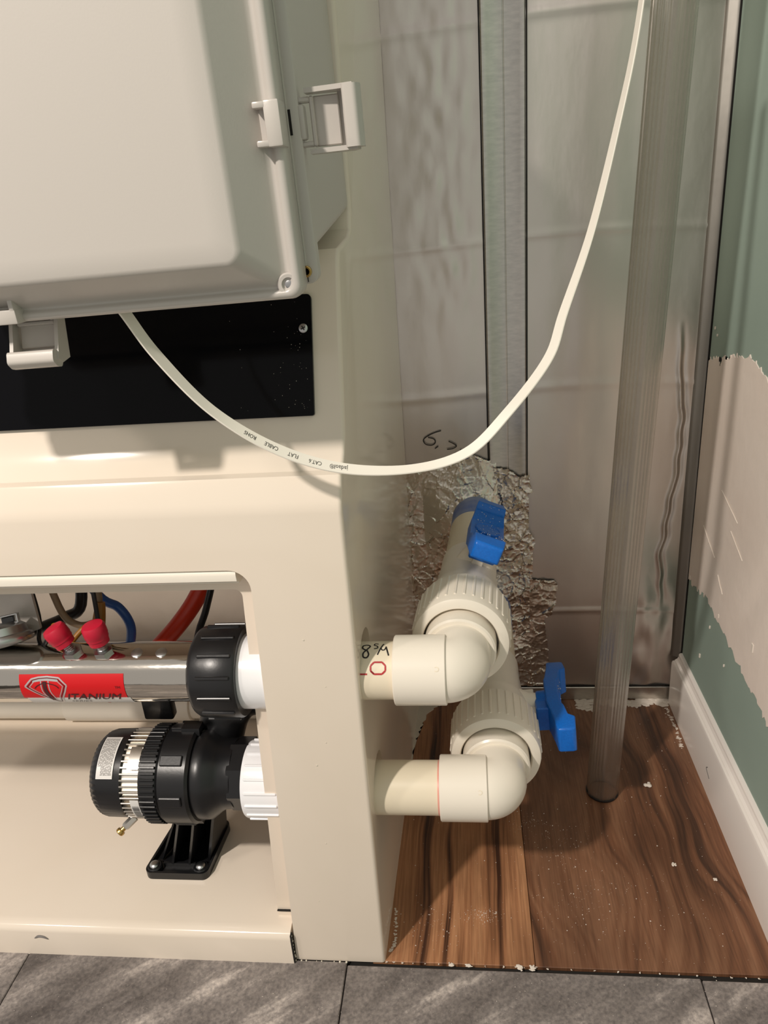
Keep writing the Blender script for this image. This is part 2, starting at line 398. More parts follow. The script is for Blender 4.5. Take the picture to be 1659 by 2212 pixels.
# corner strip between foil and drywall
bm = nb()
M['foil_dull'] = foil('folded_foil_edge', (0.24, 0.23, 0.21, 1), (0.34, 0.32, 0.29, 1), 0.5, (16, 16, 7), .25, .006)
cp = [(.334, WY-.001), (.338, WY-.0045), (.3415, WY-.005), (.3450, WY-.0085), (.3485, WY-.0090), (.3485, WY+.004), (.334, WY+.004)]
prism(bm, cp, 'z', .09, 1.3); obj('corner_strip', bm, M['foil_dull'], wall_back, ang=50)

# crumpled foil tape patches around the pipe penetrations
def inside(p, poly):
    c = False; n = len(poly)
    for i in range(n):
        a, b = poly[i], poly[i-1]
        if (a[1] > p[1]) != (b[1] > p[1]) and p[0] < (b[0]-a[0])*(p[1]-a[1])/(b[1]-a[1])+a[0]: c = not c
    return c
def tape(poly, off, seed, amp, step=.0013, bulge=None):
    bm = nb(); xs = [p[0] for p in poly]; zs = [p[1] for p in poly]
    nx = int((max(xs)-min(xs))/step); nz = int((max(zs)-min(zs))/step); vs = {}
    def vert(i, j):
        if (i, j) not in vs:
            x = min(xs)+i*step; z = min(zs)+j*step
            d = amp*(.6+.8*noise.noise(V((x*14+seed, seed, z*14))))
            for sc, am, wp in ((22, .60, .5), (55, .36, .5), (120, .16, .4)):
                q = V((x*sc+seed, seed, z*sc)); w = V((noise.noise(q*.7), 0, noise.noise(q*.7+V((9, 0, 4)))))*wp; q = q+w
                dist, pt = noise.voronoi(V((q.x, seed*3, q.z)))
                c = pt[0]
                h1 = math.sin(c.x*127.1+c.z*311.7+seed)*43758.5453; h2 = math.sin(c.x*269.5+c.z*183.3+seed)*43758.5453
                tx = (h1-math.floor(h1))*2-1; tz = (h2-math.floor(h2))*2-1
                d += amp*am*(tx*(q.x-c.x)+tz*(q.z-c.z))+amp*am*.25*(1-min(1, (dist[1]-dist[0])*4))
            d = max(0, d)
            if bulge: d += bulge(x, z)
            jx = .0009*noise.noise(V((x*400, z*400, seed)))
            vs[(i, j)] = bm.verts.new((x+jx, WY-off-d, z+jx))
        return vs[(i, j)]
    for i in range(nx):
        for j in range(nz):
            if inside((min(xs)+(i+.5)*step, min(zs)+(j+.5)*step), poly):
                bm.faces.new((vert(i, j), vert(i+1, j), vert(i+1, j+1), vert(i, j+1)))
    return bm
P1 = [(-.104, .12), (-.104, .455), (-.060, .452), (-.020, .462), (.006, .470), (.030, .458), (.043, .459), (.046, .30), (.044, .12)]
P2 = [(.040, .13), (.040, .447), (.062, .444), (.078, .430), (.094, .434), (.095, .418), (.100, .405), (.093, .40), (.094, .335), (.104, .318), (.100, .30), (.099, .25), (.094, .245), (.094, .13)]
P3 = [(.060, .030), (.060, .245), (.096, .246), (.112, .243), (.136, .242), (.143, .230), (.138, .215), (.140, .200), (.134, .190), (.132, .176), (.120, .170), (.121, .15), (.126, .12), (.128, .09), (.130, .05), (.137, .044), (.136, .032), (.11, .030)]
bl = lambda x, z: .020*max(0, 1-((x+.005)/.07)**2)*math.exp(-((z-.365)/.055)**2)
for P, off, sd, amp, b_ in ((P1, .0012, 1.3, .0036, bl), (P2, .0045, 5.1, .0058, None), (P3, .0015, 9.9, .0042, None)):
    o = obj('foil_tape', tape(P, off, sd, amp, bulge=b_), M['foil_tape'], wall_back, ang=30)
# marker writing "6.75" turned on its side, on the foil board
bm = nb(); f = lambda u, v: V((u, WY-.0034, v))
for pts in ([(-.041, .510), (-.052, .507), (-.063, .502), (-.0695, .496), (-.066, .489), (-.057, .487), (-.051, .491), (-.053, .497), (-.062, .500)],
            [(-.052, .481), (-.048, .484), (-.0465, .484)],
            [(-.030, .492), (-.024, .489), (-.018, .484), (-.024, .480), (-.033, .479)],
            [(-.020, .473), (-.016, .466), (-.011, .474), (-.012, .478)], [(-.011, .474), (-.004, .468), (-.004, .462)]):
    stroke(bm, pts, .0016, f)
obj('marker_writing', bm, M['ink'], wall_back)

# ---- right wall
bm = nb()
box(bm, (WX, -.8, 0), (WX+.012, 1.108, 1.6), .001, 1)
wall_right = tag(obj('wall_right', bm, M['drywall']), kind='structure')
bm = nb(); box(bm, (.3486, 1.1095, 0), (WX+.06, 1.135, 1.6)); obj('drywall_gap', bm, M['gap'], wall_right)
# joint compound patch (ragged outline, slightly proud)
rnd = random.Random(4)
def ragged(a, b, n, amp, steep=1):
    out = []
    for k in range(n):
        t = k/n; out.append((a[0]+(b[0]-a[0])*t+rnd.uniform(-amp, amp), a[1]+(b[1]-a[1])*t+rnd.uniform(-amp, amp)*steep))
    return out
top = [(1.1085, .602), (1.090, .606), (1.066, .612), (1.058, .602), (1.050, .618), (1.028, .617), (1.012, .624), (.990, .630), (.955, .634), (.93, .631), (.90, .622), (.86, .612), (.80, .606), (.70, .598), (.5, .60)]
bot = [(.50, .16), (.60, .19), (.70, .215), (.767, .226), (.80, .230), (.831, .236), (.87, .240), (.924, .246), (.97, .250), (1.013, .262), (1.05, .250), (1.08, .247), (1.1085, .243)]
poly = []
for L_, am in ((top, .0022), (bot, .0030)):
    for a, b in zip(L_, L_[1:]): poly += ragged(a, b, 7, am, 1.6)
    poly.append(L_[-1])
bm = nb(); vs = [bm.verts.new((WX-.0012, p[0], p[1])) for p in poly]
fc = bm.faces.new(vs); bmesh.ops.triangulate(bm, faces=[fc])
r = bmesh.ops.extrude_face_region(bm, geom=list(bm.faces)); bmesh.ops.translate(bm, vec=(.0012, 0, 0), verts=[v for v in r['geom'] if isinstance(v, bmesh.types.BMVert)])
obj('joint_compound', bm, M['compound'], wall_right, flat=True)
bm = nb()
for y, z, s in ((.835, .29, .006), (.92, .205, .0022), (.99, .225, .0025), (1.02, .155, .0035), (.96, .262, .003), (1.092, .648, .0022), (1.08, .64, .0018), (1.10, .25, .004)):
    box(bm, (WX-.0022, y-s/2, z-s), (WX, y+s/2, z+s), .0006, 1)
for y0, z0, y1, z1 in ((1.06, .36, 1.00, .335), (.98, .318, .955, .300), (1.0, .44, .93, .42), (.95, .40, .90, .38)):
    bmesh.ops.create_cone
    tube(bm, [(WX-.0013, y0, z0), (WX-.0022, (y0+y1)/2, (z0+z1)/2+.002), (WX-.0013, y1, z1)], .0007, 5, sub=4)
tag(obj('plaster_spatter', bm, M['plaster'], wall_right), kind='stuff')
bm = nb(); lathe(bm, [(0, .0035), (.0006, .0035)], (WX-.0016, 1.058, .611), (-1, 0, 0), 10); obj('screw_hole', bm, M['gap'], wall_right)
# faint stamped mark high on the wall
bm = nb()
for k in range(5): box(bm, (WX-.0003, .905-.006*k, .935), (WX, .9075-.006*k, .953))
obj('stamped_mark', bm, mat('faded_stamp', rgb(84, 94, 84), .8), wall_right)

# ---- baseboard (right)
BX = .334
bp = [(WX, 0), (BX, 0), (BX, .083), (BX+.0015, .0865), (BX+.0045, .0868), (BX+.0050, .0885), (BX+.0085, .0905), (BX+.0105, .0945), (BX+.0105, .0985), (BX+.0125, .1010), (WX, .1015)]
bm = nb()
A = [[bm.verts.new((p[0], y, p[1])) for p in bp] for y in (-.8, 1.108)]
A[1] = A[1]
n = len(bp)
for k in range(n): bm.faces.new((A[0][k], A[0][(k+1) % n], A[1][(k+1) % n], A[1][k]))
bm.faces.new(A[0]); bm.faces.new(A[1])
baseboard = tag(obj('baseboard_right', bm, M['base_white'], ang=25), kind='structure')
bm = nb(); tube(bm, [(BX-.0003, .895, .045), (BX-.0004, .90, .040), (BX-.0003, .893, .036), (BX-.0004, .885, .033)], .0006, 5); obj('scuff', bm, M['grey_ink'], baseboard)

# white powder line at the wall foot + caulk beside the cabinet
def blob_line(name, pts, r, m, parent, seed, n, kind='stuff', zs=.35):
    rn = random.Random(seed); bm = nb(); P = spline(pts, 8)
    for k in range(n):
        p = P[rn.randrange(len(P))]; s = rn.uniform(.3, 1)*r
        g = bmesh.ops.create_icosphere(bm, subdivisions=1, radius=s)['verts']
        q = p+V((rn.gauss(0, r*.9), rn.gauss(0, r*.9), 0)); sx = rn.uniform(.7, 2.4); sy = rn.uniform(.6, 1.5)
        for v in g: v.co = V((q.x+v.co.x*sx, q.y+v.co.y*sy, max(0, q.z+v.co.z*zs)))
    return tag(obj(name, bm, m, parent, ang=60), kind=kind)
blob_line('plaster_powder', [(.185, 1.108, 0), (.22, 1.109, 0), (.26, 1.106, 0), (.30, 1.110, 0), (.330, 1.112, 0)], .0052, M['plaster'], floor, 3, 260, zs=.5)
blob_line('plaster_powder', [(.188, 1.096, 0), (.205, 1.092, 0)], .0045, M['plaster'], floor, 4, 60, zs=.5)
blob_line('plaster_powder', [(.27, 1.099, 0), (.24, 1.100, 0)], .0028, M['plaster'], floor, 14, 50, zs=.5)
blob_line('plaster_powder', [(.325, .99, 0), (.329, 1.04, 0), (.326, 1.09, 0)], .0016, M['plaster'], floor, 5, 90)
blob_line('plaster_powder', [(-.118, .608, 0), (.0, .607, 0), (.2, .606, 0), (.33, .604, 0)], .0006, M['plaster'], floor, 6, 150)
blob_line('plaster_powder', [(-.04, .607, .001), (-.02, .607, .001)], .0014, M['plaster'], floor, 7, 40)
blob_line('plaster_powder', [(.04, .607, .001), (.055, .607, .001)], .0016, M['plaster'], floor, 8, 60)
blob_line('plaster_powder', [(-.114, .622, 0), (-.110, .64, 0), (-.113, .68, 0)], .0011, M['plaster'], floor, 9, 110)
# caulk smear on the floor beside the cabinet side
def smear(name, poly, z0, z1, m, parent, mx=None):
    bm = nb(); vs = prism(bm, poly, 'z', z0, z1)
    if mx is not None:
        for v in vs: v.co = mx @ v.co
    bmesh.ops.triangulate(bm, faces=bm.faces[:])
    return tag(obj(name, bm, m, parent, flat=True), kind='stuff')
rnd = random.Random(11)
edge = [(-.1155, .80), (-.113, .84), (-.112, .90), (-.109, .96), (-.105, 1.005), (-.097, 1.04), (-.088, 1.073), (-.074, 1.095), (-.058, 1.105), (-.050, 1.118)]
pl = []
for a, b in zip(edge, edge[1:]): pl += ragged(a, b, 6, .0022)
pl += [(-.112, 1.118), (-.120, .80)]
smear('caulk_smear', pl, 0, .0012, M['caulk'], floor)

# dust specks scattered over the floor and on the gelcoat
def specks(name, n, region, seed, m, smin=.00035, smax=.0012):
    rn = random.Random(seed); bm = nb()
    for k in range(n):
        x, y, z = region(rn); s = smin+(smax-smin)*rn.random()**4
        vs = [bm.verts.new((x+s*rn.uniform(.6, 1.3)*math.cos(a), y+s*rn.uniform(.6, 1.3)*math.sin(a), z)) for a in (0, 2.1, 4.2)]
        t = bm.verts.new((x, y, z+s*1.0))
        for i in range(3): bm.faces.new((vs[i], vs[(i+1) % 3], t))
        bm.faces.new(vs)
    return tag(obj(name, bm, m, floor, flat=True), kind='stuff')
def reg(rn):
    q = rn.random()
    for t_, cx_, cy_, sx_, sy_ in ((.14, .00, .675, .012, .006), (.28, .10, .79, .035, .03), (.40, .12, .70, .03, .03), (.50, -.06, .66, .02, .02), (.56, .07, .83, .012, .008), (.62, .22, .70, .04, .03)):
        if q < t_: return (rn.gauss(cx_, sx_), rn.gauss(cy_, sy_), .0001)
    return (rn.uniform(-.115, .33), rn.uniform(.62, 1.1), .0001)
def reg_ok(rn):
    while True:
        p = reg(rn)
        if -.112 < p[0] < .328 and .612 < p[1] < 1.1: return p
specks('dust_specks', 900, reg_ok, 21, M['plaster'])
specks('dust_specks', 500, lambda r_: (r_.uniform(-.6, .33), r_.uniform(.48, .6), .0013), 22, M['plaster'], .0003, .0008)
for i, (x, y, s, lab) in enumerate(((.252, .905, .0058, 'large white plaster crumb on the wood floor right of the ribbed tube'),
                               (.255, .760, .0028, 'small white plaster crumb on brown plank midway along the baseboard'),
                               (.300, .738, .0024, 'tiny white plaster crumb on brown plank close to the baseboard'))):
    bm = nb(); rn = random.Random(i)
    for k in range(7):
        g = bmesh.ops.create_icosphere(bm, subdivisions=1, radius=s*rn.uniform(.4, .7))['verts']
        q = V((rn.uniform(-.8, .8)*s, rn.uniform(-.7, .7)*s, s*.3))
        for v in g: v.co = V((x, y, 0))+q+V((v.co.x, v.co.y, v.co.z*.6)); v.co.z = max(0, v.co.z)
    tag(obj('plaster_crumb', bm, M['plaster'], at=(x, y, 0), ang=60), lab, 'crumb', 'plaster crumbs on the wood floor')

# ================================================================== EQUIPMENT CABINET
SXF, SXR = -.1195, -.1040      # side plane x at the front and at the rear
cab = thing('equipment_cabinet', (-.45, .86, 0), 'cream moulded fibreglass equipment cabinet with open front bay, standing against the foil wall', 'cabinet')
prof = [(.607, -.0), (.607, .588), (.6078, .5945), (.6098, .5995), (.6185, .6185), (.6200, .6205), (.6225, .6205), (.630, .6215), (.642, .6330), (.652, .6500), (.6600, .6780), (.6925, .7900), (.6965, .8000), (.705, .8080), (.760, .8150), (.776, .8220), (.783, .840), (.784, 1.40), (1.118, 1.40), (1.118, 0)]
def side_x(y, z=0): return SXF+(SXR-SXF)*(y-.607)/(1.118-.607)+.0085*z
bm = nb()
A = [bm.verts.new((side_x(y, z), y, z)) for y, z in prof]; B = [bm.verts.new((-1.15, y, z)) for y, z in prof]
n = len(prof); bm.faces.new(A); bm.faces.new(B[::-1])
for i in range(n): bm.faces.new((A[i], B[i], B[(i+1) % n], A[(i+1) % n]))
bmesh.ops.recalc_face_normals(bm, faces=bm.faces)
# round the front-side corner
es = [e for e in bm.edges if e.verts[0] in A and e.verts[1] in A and not (abs(e.verts[0].co.y-1.118) < 1e-4 and abs(e.verts[1].co.y-1.118) < 1e-4) and e.verts[0].co.z+e.verts[1].co.z > .001]
bmesh.ops.bevel(bm, geom=es, offset=.0055, segments=4, profile=.5, affect='EDGES', clamp_overlap=True)
shell = obj('cabinet_shell', bm, M['gelcoat'], cab, ang=30)
def cutter(bm):
    bmesh.ops.recalc_face_normals(bm, faces=bm.faces)
    me = bpy.data.meshes.new('cut'); bm.to_mesh(me); bm.free(); o = bpy.data.objects.new('cut', me); COL.objects.link(o); return o
cuts = []
bm = nb(); prism(bm, [(-1.3, -.2), (-.229, -.2), (-.2285, .0), (-.2105, .500)]+round_poly([(-.2285, .0), (-.2095, .533), (-1.3, .533)], [0, .021, 0], 8)[1:-1]+[(-1.3, .533)], 'y', .3, .627); cuts.append(cutter(bm))
bm = nb(); prism(bm, [(-1.3, -.2), (-.254, -.2), (-.252, .0)]+round_poly([(-.252, .0), (-.2265, .502), (-1.3, .502)], [0, .008, 0], 6)[1:-1]+[(-1.3, .502)], 'y', .3, .66); cuts.append(cutter(bm))
bm = nb(); box(bm, (-1.3, .640, -.2), (-.128, 1.3, .56)); cuts.append(cutter(bm))
bm = nb(); lathe(bm, [(-.1, .0335), (.1, .0335)], (-.115, .6525, .4015), (1, 0, 0), 40); cuts.append(cutter(bm))
bm = nb(); lathe(bm, [(-.1, .0330), (.1, .0330)], (-.115, .6645, .2285), (1, 0, 0), 40); cuts.append(cutter(bm))
for c in cuts:
    md = shell.modifiers.new('b', 'BOOLEAN'); md.operation = 'DIFFERENCE'; md.solver = 'EXACT'; md.object = c
bake(shell)
for c in cuts: drop(c)
bm = nb(); bm.from_mesh(shell.data); smooth_by_angle(bm, 32); bm.to_mesh(shell.data); bm.free()
shell.data.materials.clear(); shell.data.materials.append(M['gelcoat'])
# bottom tray
bm = nb()
tp = [(.6005, .0), (.6005, .040), (.6022, .0455), (.6065, .0485), (.615, .0500), (1.00, .0500), (1.045, .058), (1.078, .085), (1.086, .120), (1.100, .122), (1.100, 0)]
prism(bm, tp, 'x', -1.12, -.2302)
obj('bottom_tray', bm, M['gelcoat'], cab, ang=50)
# seam crack beside the tray lip, sealed with a crumbly bead
bm = nb(); rn = random.Random(2)
for k in range(80):
    t = rn.random(); g = bmesh.ops.create_icosphere(bm, subdivisions=1, radius=rn.uniform(.0005, .0016))['verts']
    q = V((-.2295+rn.gauss(0, .0006), .6035, .002+t*.045)) if k < 45 else V((rn.uniform(-.42, -.165), .6045, .0016))
    for v in g: v.co = v.co+q
tag(obj('crumbly_bead', bm, M['caulk'], cab, ang=60), kind='stuff')
bm = nb(); box(bm, (-.2302, .6012, 0), (-.2285, .6068, .047)); box(bm, (-.249, .6245, .0595), (-.231, .6275, .0605)); obj('seam_crack', bm, M['gap'], cab)
# white edge strip under the top lip of the bay
bm = nb(); prism(bm, [(.6275, .5325), (.6110, .5325), (.6085, .5300), (.6078, .5270), (.6085, .5205), (.6110, .5185), (.6135, .5185), (.6155, .5150), (.6275, .5150)], 'x', -1.12, -.2235)
obj('edge_strip', bm, M['trim'], cab, ang=40)
# little chips, smudges and a hair on the gelcoat
bm = nb()
for x, z, s in ((-.166, .455, .0010), (-.17, .30, .0012), (-.172, .19, .0009), (-.19, .10, .0008), (-.15, .40, .0007), (-.157, .33, .0008)):
    g = bmesh.ops.create_icosphere(bm, subdivisions=1, radius=s)['verts']
    for v in g: v.co = V((x, .6068, z))+V((v.co.x, v.co.y*.4, v.co.z))
tag(obj('surface_speck', bm, M['caulk'], cab), kind='stuff')
bm = nb(); tube(bm, [(-.558, .6000, .030), (-.552, .5999, .034), (-.545, .5999, .033), (-.540, .6000, .029)], lambda t: .0004+.0012*math.sin(PI*t), 6); obj('grey_mark', bm, M['grey_ink'], cab)
# black access panel screwed to the sloping face
py = lambda z: .6600+(z-.6780)*(.0325/.112)
bm = nb()
pn = V((0, -1, .0325/.112)).normalized()
rp = round_poly([(-1.1, .666), (-.1395, .666), (-.1365, .771), (-1.1, .771)], [0, .002, .004, 0], 4)
A = [bm.verts.new(V((x, py(z), z))+pn*.0004) for x, z in rp]; B = [bm.verts.new(V((x, py(z), z))+pn*.0042) for x, z in rp]
bm.faces.new(A[::-1]); bm.faces.new(B)
for i in range(len(rp)): bm.faces.new((A[i], A[(i+1) % len(rp)], B[(i+1) % len(rp)], B[i]))
panel = tag(obj('access_panel', bm, M['black_gloss'], at=(-.62, py(.72), .72)), 'glossy black access panel screwed to the cabinet under the grey enclosure', 'panel')
def screw(bm, p, d, r, h, cross=True):
    lathe(bm, [(0, r), (h*.4, r*.98), (h*.8, r*.75), (h, r*.35), (h, 0)], p, d, 20)
bm = nb(); q = V((-.1452, py(.742), .742))+pn*.0040; screw(bm, q, pn, .0042, .0016); s1 = obj('screw', bm, M['zinc'], panel)
bm = nb(); mx = frame(q+pn*.0015, pn)
for a in (.5, .5+PI/2): box(bm, (-.0022, -.0005, 0), (.0022, .0005, .0003), mx=mx @ Matrix.Rotation(a, 4, 'Z'))
obj('cross_slot', bm, M['ink'], s1)
bm = nb(); rn = random.Random(9)
for k in range(46):
    x = -.142-abs(rn.gauss(0, .028)); z = rn.uniform(.672, .765); s = rn.uniform(.00012, .00034)
    g = bmesh.ops.create_icosphere(bm, subdivisions=1, radius=s)['verts']
    for v in g: v.co = v.co+V((x, py(z), z))+pn*.0043
tag(obj('dust_specks', bm, M['plaster'], panel), kind='stuff')

# ================================================================== GREY ELECTRICAL ENCLOSURE
EX = V((-.128, .64, .785))
enc = thing('electrical_enclosure', (-.33, .70, .80), 'light grey plastic electrical enclosure with lid ajar, mounted above the black panel', 'enclosure')
EP = V((-.1075, .5376, .7938))   # lower right corner of the box flange, set forward so the lid shades the cabinet
RT = Matrix.Translation(EP) @ Matrix.Scale(.84, 4) @ Matrix.Rotation(math.radians(-1.0), 4, 'Y') @ Matrix.Translation(-EX)   # drawn larger below, scaled down here to suit its place nearer the viewer
def rr_loop(bm, x0, x1, z0, z1, r, y, seg=6):
    return [bm.verts.new((p[0], y, p[1])) for p in round_poly([(x0, z0), (x1, z0), (x1, z1), (x0, z1)], r, seg)]
def loft(bm, loops, cap0=True, cap1=True):
    for a, b in zip(loops, loops[1:]):
        n = len(a)
        for i in range(n): bm.faces.new((a[i], a[(i+1) % n], b[(i+1) % n], b[i]))
    if cap0: bm.faces.new(loops[0])
    if cap1: bm.faces.new(loops[-1])
LX0, LX1, LZ0, LZ1 = -.55, -.1275, .7765, 1.22
bm = nb()
def LL(ix, iz, y, r): return rr_loop(bm, LX0+ix, LX1-ix, LZ0+iz, LZ1-iz, r, y)
loops = [LL(.0030, .0030, .631, .008), LL(.0002, .0002, .629, .010), LL(0, 0, .612, .010), LL(.0006, .0006, .6085, .0098), LL(.0025, .0025, .6062, .009), LL(.0050, .0050, .6056, .008), LL(.0078, .0070, .6066, .007), LL(.0095, .0082, .6092, .007),
         LL(.0115, .0092, .6104, .007), LL(.0135, .0108, .6098, .010), LL(.0160, .0125, .6070, .013), LL(.0375, .0300, .5800, .013), LL(.0395, .0320, .5780, .010), LL(.0425, .0350, .5768, .008), LL(.060, .050, .5766, .006)]
loft(bm, loops)
for v in bm.verts: v.co = RT @ v.co
lid = obj('lid', bm, M['grey_plastic'], enc, ang=60)
# lid corner boss and screw recess
def rbm(fn):
    bm = nb(); fn(bm)
    for v in bm.verts: v.co = RT @ v.co
    return bm
def fboss(b):
    lathe(b, [(0, .0094), (.0022, .0092), (.0032, .0080), (.0030, .0056), (.0006, .0048), (.0006, 0)], (-.1385, .6095, .7880), (0, -1, 0), 32)
obj('corner_boss', rbm(fboss), M['grey_plastic'], lid)
obj('lid_screw', rbm(lambda b: lathe(b, [(0, .0032), (.0008, .0032), (.0012, .002), (.0012, 0)], (-.1385, .6090, .7880), (0, -1, 0), 20)), M['zinc'], lid)
def catch(b, o, u, v):
    """U-shaped catch on the lid rim: u out of the lid edge, v along the edge, -y forward"""
    mx = Matrix((u, V((0, 1, 0)), v)).transposed().to_4x4(); mx.translation = V(o)
    box(b, (-.0110, -.010, -.0155), (.0010, .012, .0155), .0015, 2, mx)
    box(b, (-.0190, -.010, .0105), (-.009, .004, .0150), .0012, 2, mx)
    box(b, (-.0190, -.010, -.0150), (-.009, .004, -.0105), .0012, 2, mx)
    box(b, (-.0170, .000, -.012), (-.006, .004, .012), .001, 1, mx)
obj('latch_catch', rbm(lambda b: catch(b, (-.1265, .606, .9020), V((1, 0, 0)), V((0, 0, 1)))), M['grey_plastic'], lid)
obj('latch_catch', rbm(lambda b: catch(b, (-.384, .606, .7775), V((0, 0, -1)), V((1, 0, 0)))), M['grey_plastic'], lid)
bm = nb()
loft(bm, [rr_loop(bm, LX0+.004, LX1-.0045, LZ0+.0045, LZ1-.004, .008, yy) for yy in (.6300, .6400)])
for v in bm.verts: v.co = RT @ v.co
obj('lid_gap_shade', bm, M['ink'], enc, ang=40)  # dark plate standing in for the shade in the gap behind the lid
# body flange
bm = nb()
def BL(i, y, r=.008): return rr_loop(bm, -.56+i, -.1195-i, .7845+i, 1.21-i, r, y)
loft(bm, [BL(.001, .6535), BL(0, .6525), BL(0, .6405), BL(.0012, .6395), BL(.0085, .6395), BL(.0092, .6370), BL(.0105, .6370), BL(.0112, .6395), BL(.014, .6395), BL(.0145, .645), BL(.019, .645)])
for v in bm.verts: v.co = RT @ v.co
body = obj('box_flange', bm, M['grey_plastic'], enc, ang=40)
bm = nb()
la = rr_loop(bm, -.55, -.1300, .800, 1.20, .012, .653); lb = rr_loop(bm, -.55, -.1290, .835, 1.18, .014, .925)
loft(bm, [la, lb])
for v in bm.verts: v.co = RT @ v.co
obj('box_body', bm, M['grey_plastic'], enc, ang=40)
obj('brass_insert', rbm(lambda b: lathe(b, [(0, .0046), (.004, .0046), (.0045, .004), (.0045, .0028), (.001, .0024), (.001, 0)], (-.1290, .6405, .7945), (0, -1, 0), 24)), M['brass'], body)
obj('mould_slit', rbm(lambda b: (box(b, (-.1296, .6390, .8000), (-.1284, .6396, .8085)), box(b, (-.1288, .6390, .7860), (-.1282, .6396, .7900)))), M['gap'], body)
obj('latch_slot', rbm(lambda b: box(b, (-.1290, .6388, .8965), (-.1262, .6396, .9145))), M['gap'], body)
# open lever latches
def latch(mx, label):
    """local: x out from the box edge, z along the edge, y = depth (+ towards the wall)"""
    t = nb()
    for s in (-1, 1):   # side arms, tapering from the handle to the pivot
        z0, z1 = (.0195, .0230) if s > 0 else (-.0230, -.0195)
        vs = [t.verts.new(p) for p in ((.006, .000, z0), (.006, .012, z0), (.040, .016, z0), (.046, .004, z0), (.044, -.004, z0), (.030, -.002, z0), (.006, .000, z1), (.006, .012, z1), (.040, .016, z1), (.046, .004, z1), (.044, -.004, z1), (.030, -.002, z1))]
        t.faces.new(vs[:6]); t.faces.new(vs[6:][::-1])
        for i in range(6): t.faces.new((vs[i], vs[(i+1) % 6], vs[6+(i+1) % 6], vs[6+i]))
    box(t, (.030, .012, -.0195), (.042, .0145, .0195), mx=None)
    hook = nb()
    box(hook, (-.001, .003, -.0175), (.009, .011, -.0135), .001, 1); box(hook, (-.001, .003, .0135), (.009, .011, .0175), .001, 1)
    box(hook, (-.002, .000, -.0125), (.0045, .010, .0125), .002, 2)
    box(hook, (.0085, .003, -.0178), (.012, .011, .0178), .001, 1)
    vs = box(hook, (.011, .008, -.0178), (.031, .0105, .0178), .0008, 1)
    grip = nb(); pr = round_poly([(.036, -.010), (.0465, -.0105), (.0500, -.004), (.0500, .004), (.044, .0065), (.036, .000)], [.003, .004, .003, .003, .002, .002], 4)
    A = [grip.verts.new((p[0], p[1], -.0215)) for p in pr]; B = [grip.verts.new((p[0], p[1], .0215)) for p in pr]
    grip.faces.new(A); grip.faces.new(B[::-1])
    for i in range(len(pr)): grip.faces.new((A[i], B[i], B[(i+1) % len(pr)], A[(i+1) % len(pr)]))
    for b in (t, hook, grip):
        for v in b.verts: v.co = mx @ v.co
    L_ = obj('latch', t, M['grey_plastic'], enc); L_['label'] = label
    obj('latch_hook', hook, M['grey_plastic'], L_); obj('latch_grip', grip, M['grey_plastic'], L_)
latch(RT @ Matrix.Translation((-.1200, .640, .9050)), 'open lever latch sticking out from the right edge')
mx = RT @ Matrix.Translation((-.377, .636, .7830)) @ Matrix((V((0, 0, -1)), V((0, 1, 0)), V((1, 0, 0)))).transposed().to_4x4()
latch(mx @ Matrix.Translation((0, 0, 0)) @ Matrix.Rotation(math.radians(-18), 4, 'Z'), 'open lever latch hanging from the bottom edge')

# ================================================================== FLAT NETWORK CABLE
cpts = [(-.266, .535, .815), (-.2450, .530, .7850), (-.2300, .540, .7490), (-.1980, .550, .7020), (-.1530, .560, .6650), (-.103, .572, .6425), (-.047, .584, .6355), (-.001, .596, .6440), (.0335, .610, .6725), (.0700, .640, .7100), (.0850, .660, .7450), (.1110, .690, .8080), (.1350, .720, .8900), (.1530, .745, .9650), (.168, .765, 1.08)]
nrm = [(.80, -.35, .55), (.78, -.42, .50), (.74, -.45, .55), (.60, -.40, .72), (.28, -.62, .75), (.10, -.62, .78), (.0, -.40, .92), (-.25, -.55, .80), (-.55, -.62, .55), (-.70, -.70, .25), (-.76, -.62, .20), (-.86, -.46, .2), (-.92, -.30, .2), (-.96, -.20, .15), (-.98, -.12, .1)]
P = spline(cpts, 10); NN = spline(nrm, 10); wid = .0104
def cable_frame(i):
    n = len(P); T = (P[min(i+1, n-1)]-P[max(i-1, 0)]).normalized(); N_ = NN[i]; N_ = (N_-T*N_.dot(T)).normalized(); return P[i], T, N_, T.cross(N_)
bm = nb(); rings = []
for i in range(len(P)):
    p, T, N_, B_ = cable_frame(i); h = .0008; w = wid/2
    rings.append([bm.verts.new(p+B_*a*w+N_*b*h) for a, b in ((-1, 0), (-.93, 1), (.93, 1), (1, 0), (.93, -1), (-.93, -1))])
for a, b in zip(rings, rings[1:]):
    for k in range(6): bm.faces.new((a[k], a[(k+1) % 6], b[(k+1) % 6], b[k]))
bm.faces.new(rings[0]); bm.faces.new(rings[-1])
cable = tag(obj('flat_cable', bm, M['cable'], at=tuple(cpts[4])), 'flat white network cable hanging in a loop from the grey enclosure up to the right', 'cable')
acc = [0]
for i in range(1, len(P)): acc.append(acc[-1]+(P[i]-P[i-1]).length)
def on_cable(s0, side):
    def fn(u, v):
        s = s0-u     # text runs against the cable direction: it reads upside down from here
        i = max(1, min(len(P)-2, next((k for k in range(len(P)) if acc[k] >= s), len(P)-2)))
        t = (s-acc[i-1])/(acc[i]-acc[i-1]); p, T, N_, B_ = cable_frame(i); p = P[i-1].lerp(P[i], t)
        return p+B_*(v*side)+N_*.00095
    return fn
sx = acc[50]
bm = nb()
for txt, s_, sz in (('ROHS', sx-.081, .0052), ('CABLE', sx-.062, .0052), ('FLAT', sx-.043, .0052), ('CAT.6', sx-.024, .0052), ('jadaol\u00ae', sx-.004, .0062)):
    text_bm(bm, txt, sz, on_cable(s_, 1), sx=.8)
